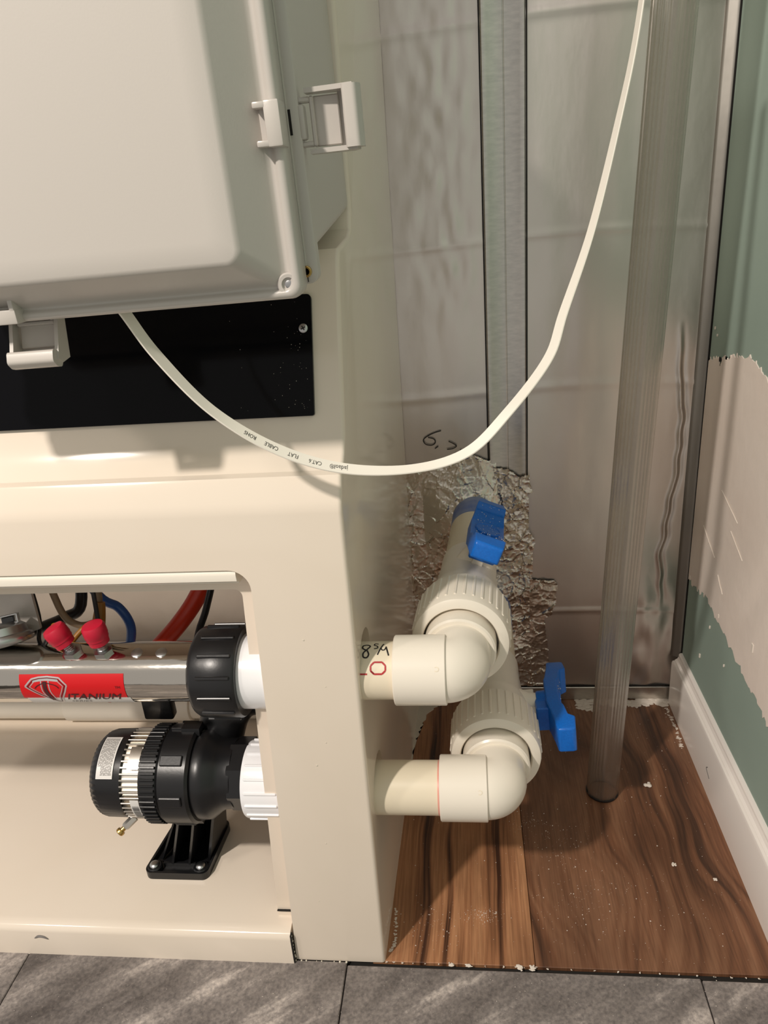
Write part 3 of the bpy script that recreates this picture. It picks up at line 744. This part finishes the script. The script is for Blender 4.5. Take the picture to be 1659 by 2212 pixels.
obj('cable_print', bm, M['ink'], cable)

# ================================================================== PVC PIPE RUNS WITH BALL VALVES
def pipe_run(ay, az, vx, hdl, xend, zend, lab, cpl, stemang, hy, hh, hs):
    """ay,az: pipe axis leaving the cabinet side; vx: x of the valve run that turns to the wall"""
    root = thing('valve_pipe_assembly', (vx, .85, 0), lab, 'pipe valve', None)
    X = V((1, 0, 0)); O = V((-.26, ay, az))
    bm = nb(); lathe(bm, [(0.0, .0300), (vx-.03+.26, .0300)], O, X, 56)
    pipe = obj('pipe', bm, M['pvc_dull'], root)
    # elbow: socket along x, rounded corner, short socket towards the wall
    R = .0362
    x0 = cpl
    bm = nb()
    lathe(bm, [(0, .0302), (0, R-.001), (.001, R), (vx-.012-x0, R), (vx-.0112-x0, R-.001)], (x0, ay, az), X, 64)
    obj('elbow_socket', bm, M['pvc'], root)
    D = V((xend-vx, 1.12-ay, zend-az)).normalized(); C_ = V((vx, ay, az))
    bm = nb(); Re = .0338
    pts = [C_-X*.014]
    rings = []
    seg = 56
    bend = .012
    for k in range(0, 13):
        a = k/12*PI/2
        ctr = C_+(-X*bend+D*bend)+(X*math.sin(a)-D*math.cos(a))*bend
        tan = X*math.cos(a)+D*math.sin(a); rad = X*math.sin(a)-D*math.cos(a); up = tan.cross(rad)
        rings.append([bm.verts.new(ctr+(rad*math.cos(2*PI*q/seg)+up*math.sin(2*PI*q/seg))*Re) for q in range(seg)])
    first = [v.co.copy() for v in rings[0]]
    r0 = [bm.verts.new(c-X*.004) for c in first]
    r9 = [bm.verts.new(v.co+D*.024) for v in rings[-1]]
    rings = [r0]+rings+[r9]
    for a, b in zip(rings, rings[1:]):
        for q in range(seg): bm.faces.new((a[q], a[(q+1) % seg], b[(q+1) % seg], b[q]))
    bm.faces.new(rings[0]); bm.faces.new(rings[-1])
    obj('elbow', bm, M['pvc'], root, ang=60)
    # run towards the wall; t = 0 at the elbow centre
    L_ = (V((xend, 1.12, zend))-C_).length
    bm = nb(); lathe(bm, [(.034, .030), (.034, .0375), (.0360, .0395), (.062, .0395), (.062, .030)], C_, D, 64); obj('union_tail', bm, M['pvc'], root)
    bm = nb()
    lathe(bm, [(.085, .042), (.115, .046), (.122, .0505), (.122, .0535), (.118, .0545), (.062, .0545), (.056, .0530), (.0525, .0470), (.0525, .0432), (.0545, .0418), (.080, .0418)], C_, D, 72)
    ribs(bm, 34, .0535, .0556, .066, .117, .0030, C_, D, .0006)
    nut = obj('union_nut', bm, M['pvc'], root)
    bm = nb(); lathe(bm, [(.112, .046), (.124, .0475), (.134, .0455), (.150, .0450), (.160, .0430), (.172, .0400), (.205, .0385), (.222, .0370), (.262, .0370), (.264, .0355)], C_, D, 64)
    body_ = obj('valve_body', bm, M['pvc'], root)
    bm = nb(); lathe(bm, [(.258, .0345), (L_-.03, .0345)], C_, D, 56); obj('wall_pipe', bm, M['pvc_dull'], root)
    bm = nb(); lathe(bm, [(L_-.085, .0349), (L_+.006, .0356)], C_, D, 48)
    e = obj('pipe_cement_band', bm, M['blue_band'], root); e['label'] = 'blue smear of pipe cement at the wall'
    # stem collar and T handle
    ax = C_+D*hy
    sd = V((math.sin(stemang), 0, math.cos(stemang))); sd = (sd-D*sd.dot(D)).normalized()
    bm = nb(); mx = frame(ax, sd, up=D)
    lathe(bm, [(.025, .026), (.040, .021), (.047, .0175), (hh-.014, .0150)], ax, sd, 40)
    # square stop lugs of the collar
    mxl = Matrix((D, sd.cross(D), sd)).transposed().to_4x4(); mxl.translation = ax
    box(bm, (-.026, -.007, .030), (-.010, .007, hh-.016), .001, 1, mxl)
    box(bm, (.008, -.010, .030), (.024, .010, hh-.020), .001, 1, mxl)
    obj('stem_collar', bm, M['pvc'], root)
    bm = nb()
    sec = [(-.062, .004, .020, .0150), (-.060, .002, .024, .0165), (-.044, .000, .026, .0185), (-.040, -.001, .018, .0190), (-.026, -.004, .015, .0200), (-.020, -.006, .011, .0212), (.020, -.006, .011, .0212), (.026, -.004, .015, .0200), (.040, -.001, .018, .0190), (.044, .000, .026, .0185), (.060, .002, .024, .0165), (.062, .004, .020, .0150)]
    LP = [[bm.verts.new(mxl @ V((x*hs, a*w*1.04, (hh+zz)))) for a, zz in ((-1, z0), (1, z0), (1, z1), (-1, z1))] for x, z0, z1, w in sec]
    for a, b in zip(LP, LP[1:]):
        for q in range(4): bm.faces.new((a[q], a[(q+1) % 4], b[(q+1) % 4], b[q]))
    bm.faces.new(LP[0]); bm.faces.new(LP[-1])
    h = bevmod(obj('valve_handle', bm, M['blue'], root, ang=40), .0018, 2, 25); bake(h)
    bm = nb(); bm.from_mesh(h.data); smooth_by_angle(bm, 32); bm.to_mesh(h.data); bm.free(); h.data.materials.clear(); h.data.materials.append(M['blue'])
    bm = nb()
    lathe(bm, [(hh-.018, .0165), (hh-.016, .0180), (hh-.002, .0190)], ax, sd, 40)
    box(bm, (-.010, -.021, hh-.020), (.012, -.013, hh-.002), .001, 1, mxl)
    box(bm, (-.030, -.0195, hh-.020), (-.006, .014, hh+.000), .0015, 1, mxl)
    obj('handle_hub', bm, M['blue'], h)
    bm = nb()
    lathe(bm, [(hh+.008, .0172), (hh+.0125, .0168), (hh+.0135, .0158), (hh+.0125, .0148), (hh+.0125, 0)], ax, sd, 40)
    box(bm, (-.040, -.0022, hh+.010), (-.020, .0022, hh+.0185), .0006, 1, mxl)
    obj('handle_arrow', bm, M['blue'], h)
    bm = nb(); rn = random.Random(int(hh*1000)+hdl)
    for k in range(70):
        g = bmesh.ops.create_icosphere(bm, subdivisions=1, radius=rn.uniform(.0002, .0007))['verts']
        x = rn.uniform(-.058, .058); w = rn.uniform(-.016, .016); zt = .026 if abs(x) > .044 else (.017 if abs(x) > .03 else .0135)
        for v in g: v.co = v.co+mxl @ V((x, w, hh+zt-.0004))
    tag(obj('dust_specks', bm, M['plaster'], h), kind='stuff')
    # moulded marks on the elbow
    bm = nb()
    fcy = lambda u, v: V((x0+u, ay+(R+.0002)*math.sin(v/R-.75-PI/2*0)*-1 if False else ay-(R+.0003)*math.cos(.62+v/R), az+(R+.0003)*math.sin(.62+v/R)))
    text_bm(bm, 'C', .007, lambda u, v: fcy(.045-u, -v), center=True)
    bm2 = obj('moulded_mark', bm, M['pvc_dull'], root)
    return root, pipe
bb = mat('blue_cement', rgb(44, 92, 178), .4, vary=((22, 22, 22), .2, 4, rgb(150, 160, 180)))
M['blue_band'] = bb
up, up_pipe = pipe_run(.645, .393, -.0185, 1, .008, .366, 'white PVC pipe and ball valve leaving the upper cabinet hole, blue handle on top', -.083, math.radians(21), .212, .066, 1.28)
lw, lw_pipe = pipe_run(.658, .224, .0200, 2, .028, .192, 'white PVC pipe and ball valve leaving the lower cabinet hole, blue handle pointing right', -.044, math.radians(86), .160, .074, 1.28)
# writing on the upper pipe: marker "8 3/4" and red print "LO"
def on_pipe(ay, az, r):
    return lambda u, v: V((u, ay-(r+.0003)*math.cos(v/r), az+(r+.0003)*math.sin(v/r)))
bm = nb(); f = on_pipe(.645, .393, .030)
o8 = lambda x, y, s: [(x+s*a, y+s*b) for a, b in ((0, 0), (-.5, .35), (-.45, .9), (.1, 1.05), (.5, .75), (.1, .1), (-.35, -.5), (-.3, -1.1), (.15, -1.2), (.4, -.7), (.1, .0))]
stroke(bm, o8(-.1105, .0400, .0075), .0016, f)
stroke(bm, [(-.0985, .0500), (-.1020, .0505), (-.1025, .0475), (-.0995, .0460), (-.0990, .0430), (-.1025, .0420)], .0013, f)
stroke(bm, [(-.0985, .0340), (-.0930, .0500)], .0014, f)
stroke(bm, [(-.0955, .0430), (-.0940, .0400), (-.0915, .0405), (-.0900, .0450)], .0013, f); stroke(bm, [(-.0905, .0450), (-.0870, .0330)], .0015, f)
obj('marker_writing', bm, M['ink'], up_pipe)
bm = nb()
def band(pts, w=.0016):
    for a, b in zip(pts, pts[1:]): stroke(bm, [a, b], w, f)
band([(-.1050, .0175), (-.1015, .0142), (-.0935, .0142), (-.0900, .0175), (-.0900, .0225), (-.0935, .0260), (-.1015, .0260), (-.1050, .0225), (-.1050, .0175), (-.1015, .0142)], .0018)
band([(-.1190, .0260), (-.1190, .0142), (-.1085, .0142)], .0016)
obj('red_print', bm, M['ink_red'], up_pipe)
# pink primer ring where the lower pipe enters its elbow
bm = nb(); lathe(bm, [(0, .0301), (.0018, .0303), (.0018, .0300)], (-.0462, .658, .224), (1, 0, 0), 48, close=False); obj('primer_ring', bm, mat('pink_primer', rgb(225, 160, 145), .4), lw_pipe)

# ================================================================== CLEAR RIBBED TUBE
TB, TT = V((.1835, .892, .0005)), V((.2255, .892, 1.25))
rib_n = 30
bm = nb(); d = TT-TB
fn = lambda a, t, r: r*(1+.035*(1 if (a/(2*PI)*rib_n) % 1 < .5 else -1)*.5) if r > .0205 else r
seg = rib_n*6
lathe(bm, [(0, .0228), (d.length, .0228)], TB, d, seg, close=False, fn=lambda a, t, r: r-.0010*(0.5+.5*math.cos(a*rib_n))*(1+.7*math.sin(a*5.0+2))+.0005*math.sin(a*7)+.0004*math.sin(a*13+1))
lathe(bm, [(0, .0205), (d.length, .0205)], TB, d, 64, close=False)
tubeo = tag(obj('ribbed_tube', bm, M['clear'], at=tuple(TB), ang=80), 'clear ribbed plastic tube standing upright on the wood floor near the corner', 'tube')
bm = nb(); lathe(bm, [(0, .0232), (.0025, .0236), (.0025, .0205), (0, .0205)], TB, d, 64, close=False); obj('bottom_rim', bm, M['black'], tubeo)

# ================================================================== HEATER
HY, HZ, HR = .648, .392, .0322
heat = thing('spa_heater', (-.42, HY, HZ-HR), 'polished steel tubular heater with a red sticker, upper unit in the open bay', 'heater')
bm = nb(); lathe(bm, [(0, HR), (.60, HR)], (-.89, HY, HZ), (1, 0, 0), 72); ht = obj('heater_tube', bm, M['steel'], heat)
hx = lambda u, v: V((u, HY-(HR+.0004)*math.cos(v/HR), HZ+(HR+.0004)*math.sin(v/HR)))
def sheet(bm, u0, u1, v0, v1, fn, nu=8, nv=16, off=0):
    g = [[bm.verts.new(fn(u0+(u1-u0)*i/nu, v0+(v1-v0)*j/nv)) for i in range(nu+1)] for j in range(nv+1)]
    for j in range(nv):
        for i in range(nu): bm.faces.new((g[j][i], g[j][i+1], g[j+1][i+1], g[j+1][i]))
bm = nb(); sheet(bm, -.4840, -.3670, -.0117, .0174, hx); stk = obj('sticker', bm, M['red_sticker'], ht); stk['label'] = 'red sticker with silver shield emblem and lettering'
hx2 = lambda u, v: V((u, HY-(HR+.0006)*math.cos(v/HR), HZ+(HR+.0006)*math.sin(v/HR)))
hx3 = lambda u, v: V((u, HY-(HR+.0009)*math.cos(v/HR), HZ+(HR+.0009)*math.sin(v/HR)))
bm = nb(); sheet(bm, -.4805, -.3640, -.0320, -.0117, hx); obj('sticker_border', bm, M['white_sticker'], stk)
# shield outline and T
sh = [(-.4780, .0042), (-.4700, .0124), (-.4620, .0142), (-.4520, .0149), (-.4390, .0134), (-.4310, .0052), (-.4340, -.0020), (-.4390, -.0108), (-.4432, -.0225), (-.4470, -.0215), (-.4553, -.0125), (-.4660, -.0045), (-.4780, .0042)]
bm = nb()
for a, b in zip(sh, sh[1:]): stroke(bm, [a, b], .0017, hx2)
cxs, cys = -.4530, .0010
for a, b in zip(sh, sh[1:]):
    q = lambda p: (cxs+(p[0]-cxs)*.80, cys+(p[1]-cys)*.80); stroke(bm, [q(a), q(b)], .0009, hx2)
stroke(bm, [(-.4690, .0100), (-.4550, .0118), (-.4400, .0105)], .0026, hx2)
stroke(bm, [(-.4595, .0105), (-.4590, -.0020), (-.4535, -.0150)], .0012, hx2)
stroke(bm, [(-.4510, .0105), (-.4505, -.0020), (-.4470, -.0150)], .0012, hx2)
obj('shield_emblem', bm, M['chrome_ink'], stk)
bm = nb()
for a, b in zip(sh, sh[1:]):
    q = lambda p: (cxs+(p[0]-cxs)*.90, cys+(p[1]-cys)*.90); stroke(bm, [q(a), q(b)], .0007, hx3)
stroke(bm, [(-.4555, .0098), (-.4550, -.0020), (-.4505, -.0155)], .0042, hx3, sub=4)
stroke(bm, [(-.4570, .0080), (-.4640, .0050), (-.4670, .0020)], .0010, hx3); stroke(bm, [(-.4530, .0080), (-.4440, .0055), (-.4400, .0020)], .0010, hx3)
text_bm(bm, 'ITANIUM', .0135, lambda u, v: hx3(-.4050+u, -.0100+v*.95), shear=.35, sx=1.12)
text_bm(bm, 'ITANIUM', .0135, lambda u, v: hx3(-.4056+u, -.0106+v*.95), shear=.35, sx=1.12)
text_bm(bm, 'TM', .0040, lambda u, v: hx3(-.3745+u, .0025+v), sx=1.1)
obj('sticker_lettering', bm, M['dark_ink'], stk)
bm = nb(); text_bm(bm, 'SERIES', .0060, lambda u, v: hx3(-.4220+u, -.0195+v), shear=.3, sx=1.4); obj('sticker_subline', bm, M['grey_ink'], stk)
def union_black(bm, x0, x1, y, z, r, n, rin):
    w = x1-x0
    lathe(bm, [(0, rin*.9), (0, r-.010), (.004, r-.0035), (.008, r-.001), (w*.5, r), (w-.003, r), (w, r-.002), (w, rin), (w-.012, rin)], (x0, y, z), (1, 0, 0), 64, close=False)
    ribs(bm, n, r-.003, r+.0022, .014, w-.004, .0038, (x0, y, z), (1, 0, 0), .0008)
bm = nb(); union_black(bm, -.2965, -.2430, HY, HZ, .0490, 14, .0405); nut = obj('union_nut', bm, M['black'], heat); nut['label'] = 'large ribbed black union nut'
bm = nb(); lathe(bm, [(0, .036), (0, .0400), (.060, .0400), (.062, .030)], (-.2650, HY, HZ), (1, 0, 0), 64); obj('union_tail', bm, M['pvc_cool'], heat)
def hexa(bm, c, d, r, h, seg=6): lathe(bm, [(0, r), (h, r)], c, d, seg)
# terminals: steel nut, threaded stud and red vinyl boot
for i, (x, tilt) in enumerate(((-.4290, (-.42, -.10, 1)), (-.3945, (-.10, -.08, 1)))):
    p = V((x, HY-.008, HZ+HR-.002)); d_ = V(tilt).normalized()
    bm = nb(); hexa(bm, p-V((0, 0, .001)), V((0, -.2, 1)), .0105, .006); t_ = obj('terminal_nut', bm, M['zinc'], heat)
    bm = nb()
    lathe(bm, [(0, .0050), (.016, .0050)], p, d_, 16)
    for k in range(5): lathe(bm, [(.004+k*.002, .0048), (.005+k*.002, .0057), (.006+k*.002, .0048)], p, d_, 16, close=False)
    obj('threaded_stud', bm, M['zinc'], t_)
    bm = nb(); lathe(bm, [(.0125, .0085), (.0130, .0105), (.0190, .0110), (.0195, .0118), (.0225, .0118), (.0235, .0124), (.0330, .0124), (.0360, .0108), (.0372, .006), (.0372, 0)], p, d_, 40); b_ = obj('terminal_boot', bm, M['red_vinyl'], heat); b_['label'] = 'red vinyl cap'
for x in (-.3565, -.3295):
    bm = nb(); lathe(bm, [(0, .0062), (.0012, .0062), (.0020, .005), (.0020, 0)], (x, HY-.010, HZ+HR-.0025), (0, -.30, 1), 28); obj('rivet', bm, M['zinc'], heat)

# ---- wires, hoses and switch at the back of the bay
def hose(name, pts, r, m, lab, cat='wire', seg=14, group=None, rf=None):
    bm = nb(); tube(bm, pts, rf or r, seg); o = tag(obj(name, bm, m, at=pts[0], ang=60), lab, cat, group); return o
hose('red_hose', [(-.292, .800, .565), (-.312, .785, .470), (-.330, .770, .425), (-.358, .752, .388), (-.400, .735, .350), (-.46, .73, .30)], .0108, M['red_hose'], 'thick orange-red hose running down behind the steel heater', 'hose', 20)
hose('black_tube', [(-.296, .760, .565), (-.303, .755, .465), (-.316, .745, .415), (-.330, .735, .380), (-.345, .73, .32)], .0042, M['black'], 'slim black tube beside the orange-red hose', 'tube', 12)
hose('blue_cable', [(-.468, .735, .50), (-.440, .733, .440), (-.418, .731, .425), (-.408, .730, .402), (-.4125, .729, .378), (-.4230, .725, .360), (-.436, .715, .352)], .0056, M['blue_wire'], 'blue cable curling down behind the right red terminal cap', 'cable')
hose('black_cable', [(-.452, .735, .50), (-.462, .728, .432), (-.482, .722, .418), (-.506, .716, .410), (-.530, .708, .404), (-.556, .705, .402)], .0068, M['black'], 'thick black sleeved cable running left behind the heater', 'cable', 14)
wire_g = None
hose('beige_wire', [(-.478, .700, .50), (-.468, .697, .440), (-.452, .695, .424), (-.436, .697, .424), (-.425, .700, .434), (-.42, .71, .50)], .0040, M['beige_wire'], 'beige wire looping just under the bay lip', 'wire')
hose('ochre_wire', [(-.440, .690, .424), (-.449, .683, .416), (-.4590, .672, .404), (-.4600, .660, .395), (-.4455, .645, .4540)], .0032, M['yellow_wire'], 'ochre wire leading to the left red terminal cap', 'wire', group='wires to the heater terminals')
hose('ochre_sleeve', [(-.420, .700, .450), (-.425, .692, .424), (-.4330, .688, .404), (-.436, .686, .388)], None, M['yellow_wire'], 'flat ochre sleeve hanging between the two red caps', 'sleeve', 14, rf=lambda t: .005+.003*math.sin(PI*t))
hose('black_wire', [(-.418, .69, .50), (-.4175, .682, .440), (-.4165, .668, .418), (-.4120, .652, .420), (-.4010, .645, .4560)], .0026, M['black'], 'thin black wire dropping to the right red terminal cap', 'wire', group='wires to the heater terminals')
hose('black_wire', [(-.500, .70, .50), (-.492, .690, .440), (-.480, .662, .425), (-.468, .652, .425), (-.4480, .645, .4520)], .0024, M['black'], 'thin black wire reaching the left red terminal cap from the left', 'wire', group='wires to the heater terminals')
hose('black_wire', [(-.436, .686, .393), (-.4370, .684, .378), (-.432, .680, .362), (-.425, .690, .340)], .0046, M['black'], 'stout black wire end below the ochre sleeve', 'wire')
# grey metal bracket plate
brk = thing('metal_bracket', (-.53, .675, .42), 'grey sheet metal bracket plate at the left end of the bay', 'bracket')
bm = nb(); vs = prism(bm, [(-.66, .60), (-.66, .400), (-.553, .410), (-.482, .433), (-.478, .60)], 'y', .672, .676); obj('plate', bm, M['grey_plate'] if 'grey_plate' in M else M['grey_plastic'], brk)
bm = nb(); lathe(bm, [(0, .0040), (.001, .0040), (.002, .0020), (.002, 0)], (-.5200, .672, .428), (0, -1, 0), 20); obj('rivet', bm, M['zinc'], brk)
# pressure switch: zinc bell with bracket
psw = thing('pressure_switch', (-.506, .640, .43), 'round zinc-plated pressure switch sitting on the left end of the heater', 'switch')
c = V((-.5060, .640, .4380)); d_ = V((-.20, .38, 1)).normalized()
bm = nb(); lathe(bm, [(-.006, .020), (-.004, .0300), (-.001, .0318), (.002, .0318), (.005, .0300), (.006, .0270), (.014, .0255), (.018, .0200), (.019, .012), (.019, 0)], c, d_, 56); obj('bell', bm, M['zinc'], psw)
bm = nb(); mx = frame(c+d_*.018+V((.012, 0, 0)), d_)
box(bm, (-.010, -.007, 0), (.012, .007, .0022), .0005, 1, mx); box(bm, (-.010, -.007, .0090), (.012, .007, .0110), .0005, 1, mx); box(bm, (-.0105, -.007, 0), (-.0085, .007, .011), .0005, 1, mx)
obj('clamp', bm, M['zinc'], psw)
bm = nb(); box(bm, (-.006, -.005, .0022), (.006, .005, .009), .0008, 1, mx); obj('contact_block', bm, M['black'], psw)
# white fitting and pipe lying behind the heater, on the tray
bpipe = thing('back_pipe', (-.6, 1.005, .05), 'white PVC pipe with sockets lying low behind the heater', 'pipe')
for nm, x0, x1, r in (('pipe', -1.1, -.700, .0260), ('socket', -.705, -.480, .0300), ('pipe', -.485, -.26, .0265)):
    bm = nb(); lathe(bm, [(0, r-.002), (.0015, r), (x1-x0-.0015, r), (x1-x0, r-.002)], (x0, 1.005, .0805), (1, 0, 0), 48); obj(nm, bm, M['pvc'], bpipe)

# ================================================================== CIRCULATION PUMP
PY, PZ = .676, .2270
pump = thing('circulation_pump', (-.39, .715, .05), 'black circulation pump with silver fins, lower unit in the open bay on a bolted foot', 'pump')
X = V((1, 0, 0))
def at_x(x): return V((x, PY, PZ))
bm = nb(); lathe(bm, [(0, 0), (0, .036), (.004, .0435), (.010, .0490), (.016, .0510), (.044, .0515), (.044, .046)], at_x(-.4560), X, 96, fn=lambda a, t, r: r-(.0016*(.5+.5*math.cos(a*48)) if .003 < t < .0135 else (.0005*(.5+.5*math.cos(a*48)) if t < .044 else 0))); cap = obj('end_cap', bm, M['black'], pump)
pf = lambda R_: (lambda u, v: V((u, PY-R_*math.cos(v/R_), PZ+R_*math.sin(v/R_))))
bm = nb(); sheet(bm, -.4400, -.4200, .030, .082, pf(.0522), 6, 24); lab = obj('rating_label', bm, M['white_sticker'], cap)
bm = nb(); rn = random.Random(5)
for k in range(13):
    x = -.4385+.00135*k; v = .080; end = .034 if k > 2 else .044
    while v > end:
        l = rn.uniform(.002, .006); stroke(bm, [(x, v), (x, max(end, v-l))], .0005, pf(.0525)); v -= l+.0007
obj('label_print', bm, M['grey_ink'], lab)
bm = nb(); lathe(bm, [(0, .0470), (.0260, .0470)], at_x(-.4120), X, 64); ribs(bm, 46, .0465, .0525, 0, .0255, .0020, at_x(-.4120), X, .0004); fins = obj('cooling_fins', bm, M['alu'], pump); fins['label'] = 'silver cast aluminium cooling fins'
bm = nb(); sheet(bm, -.4030, -.3895, .041, .068, pf(.0528)); obj('cast_pad', bm, M['alu'], fins)
bm = nb(); sheet(bm, -.4000, -.3895, -.026, .006, pf(.0532)); bl_ = obj('barcode_label', bm, M['white_sticker'], fins)
bm = nb(); rn = random.Random(6); v = -.0240
while v < -.002:
    w = rn.uniform(.0004, .0013); stroke(bm, [(-.3985, v), (-.3905, v)], w, pf(.0535)); v += w+rn.uniform(.0005, .0011)
obj('barcode', bm, M['ink'], bl_)
bm = nb(); lathe(bm, [(0, .050), (0, .0545), (.0200, .0550), (.0225, .0530)], at_x(-.3880), X, 64); ribs(bm, 54, .0540, .0580, .0015, .0200, .0030, at_x(-.3880), X, .0006); obj('ribbed_ring', bm, M['black'], pump)
bm = nb(); lathe(bm, [(0, .0540), (.002, .0575), (.034, .0575), (.037, .0545), (.037, .045)], at_x(-.3660), X, 64)
for a in (0.15, .75, 1.35, 2.2, 3.0, 4.2, 5.2): ribs(bm, 1, .0560, .0600, .004, .030, .012, at_x(-.3660), X, .001, a0=a, a1=a+1)
obj('volute_clamp', bm, M['black'], pump)
bm = nb(); lathe(bm, [(0, .0510), (.006, .0535), (.016, .0520), (.026, .0440), (.032, .0410), (.044, .0400)], at_x(-.3300), X, 64); obj('volute', bm, M['black'], pump)
bm = nb(); lathe(bm, [(0, .0400), (.001, .0420), (.023, .0420), (.0245, .0395)], at_x(-.2900), X, 8); obj('hex_collar', bm, M['black'], pump, ang=20)
bm = nb(); lathe(bm, [(0, .034), (0, .0430), (.002, .0440), (.044, .0440), (.044, .034)], (-.2690, .668, .2260), X, 64); ribs(bm, 18, .0432, .0458, .004, .042, .0026, (-.2690, .668, .2260), X, .0006); wn = obj('union_nut', bm, M['pvc_cool'], pump); wn['label'] = 'ribbed bright white union nut'
# discharge outlet rising behind the volute
bm = nb(); tube(bm, [(-.320, .715, .240), (-.305, .722, .282), (-.28, .735, .300), (-.22, .74, .300)], .0290, 28, sub=6); obj('discharge_outlet', bm, M['black'], pump)
bm = nb(); prism(bm, [(.678, .280), (.680, .2885), (.694, .2885), (.696, .280)], 'x', -.348, -.326); box(bm, (-.402, .700, .285), (-.365, .715, .345), .003, 2); obj('outlet_lug', bm, M['black'], pump)
# drain screw
bm = nb(); p = V((-.4100, PY-.034, PZ-.038)); d_ = V((-.62, -.55, -.42)).normalized()
lathe(bm, [(0, .0050), (.014, .0050), (.016, .0040)], p, d_, 6); dr = obj('drain_fitting', bm, M['alu'], pump)
bm = nb(); lathe(bm, [(.014, .0030), (.020, .0030), (.020, .0048), (.0215, .0052), (.0240, .0050), (.0248, .0042), (.0248, .0008), (.0240, .0008), (.0240, 0)], p, d_, 24); bs = obj('drain_screw', bm, M['brass'], dr) ; bs['label'] = 'small brass screw'
# foot: rimmed plate with webs and corner screws
FX0, FX1, FY0, FY1 = -.4400, -.3540, .6740, .7650
bm = nb(); foot_o = round_poly([(FX0, FY0), (FX1, FY0), (FX1+.006, FY1), (FX0+.012, FY1)], .009, 6); foot_i = round_poly([(FX0+.016, FY0+.010), (FX1-.014, FY0+.010), (FX1-.004, FY1-.006), (FX0+.022, FY1-.006)], .004, 4)
prism(bm, foot_o, 'z', .0502, .0540)
# raised rim
for a, b in zip(foot_o, foot_o[1:]+foot_o[:1]):
    m_ = V(((a[0]+b[0])/2, (a[1]+b[1])/2)); dd = V(b)-V(a)
    if dd.length < 1e-5: continue
    ang = math.atan2(dd.y, dd.x); mx = Matrix.Translation((m_.x, m_.y, .052)) @ Matrix.Rotation(ang, 4, 'Z')
    box(bm, (-dd.length/2, -.0002, 0), (dd.length/2, .0028, .0095), mx=mx)
for x in (-.4285, -.3655): lathe(bm, [(0, .0098), (.010, .0098), (.0115, .0085), (.0115, 0)], (x, FY0+.0115, .0510), (0, 0, 1), 28)
box(bm, (-.419, FY0+.017, .052), (-.375, FY0+.020, .060))
obj('foot_plate', bm, M['black'], pump)
bm = nb()
# webs from the foot up to the volute
def web(bm, a, b, c_, d4, th=.003):
    A = [V(a), V(b), V(c_), V(d4)]; nn = (A[1]-A[0]).cross(A[2]-A[0]).normalized()*th/2
    F = [bm.verts.new(p+nn) for p in A]; G = [bm.verts.new(p-nn) for p in A]
    bm.faces.new(F); bm.faces.new(G[::-1])
    for i in range(4): bm.faces.new((F[i], G[i], G[(i+1) % 4], F[(i+1) % 4]))
web(bm, (-.4080, .692, .054), (-.4040, .760, .054), (-.3620, .700, .185), (-.3640, .662, .180))
web(bm, (-.3850, .692, .054), (-.3800, .760, .054), (-.3450, .700, .185), (-.3450, .662, .180))
web(bm, (-.4250, .700, .056), (-.4080, .758, .056), (-.3700, .715, .180), (-.3760, .705, .170), .0025)
web(bm, (-.3600, .700, .056), (-.3540, .758, .056), (-.3250, .715, .180), (-.3300, .690, .170), .0035)
web(bm, (-.4080, .745, .054), (-.3540, .752, .054), (-.3300, .700, .185), (-.3640, .700, .185), .0035)
web(bm, (-.3680, .655, .170), (-.3340, .655, .170), (-.3340, .700, .190), (-.3680, .700, .190), .012)
obj('foot_web', bm, M['black'], pump)
for x in (-.4285, -.3655):
    bm = nb(); screw(bm, V((x, FY0+.0115, .0625)), V((0, -.1, 1)), .0062, .0040); obj('foot_screw', bm, M['zinc'], pump)
# pump inlet pipe is the lower PVC pipe itself (it starts inside the bay)
for o in bpy.data.objects:
    if o.type == 'MESH': o.data.update()
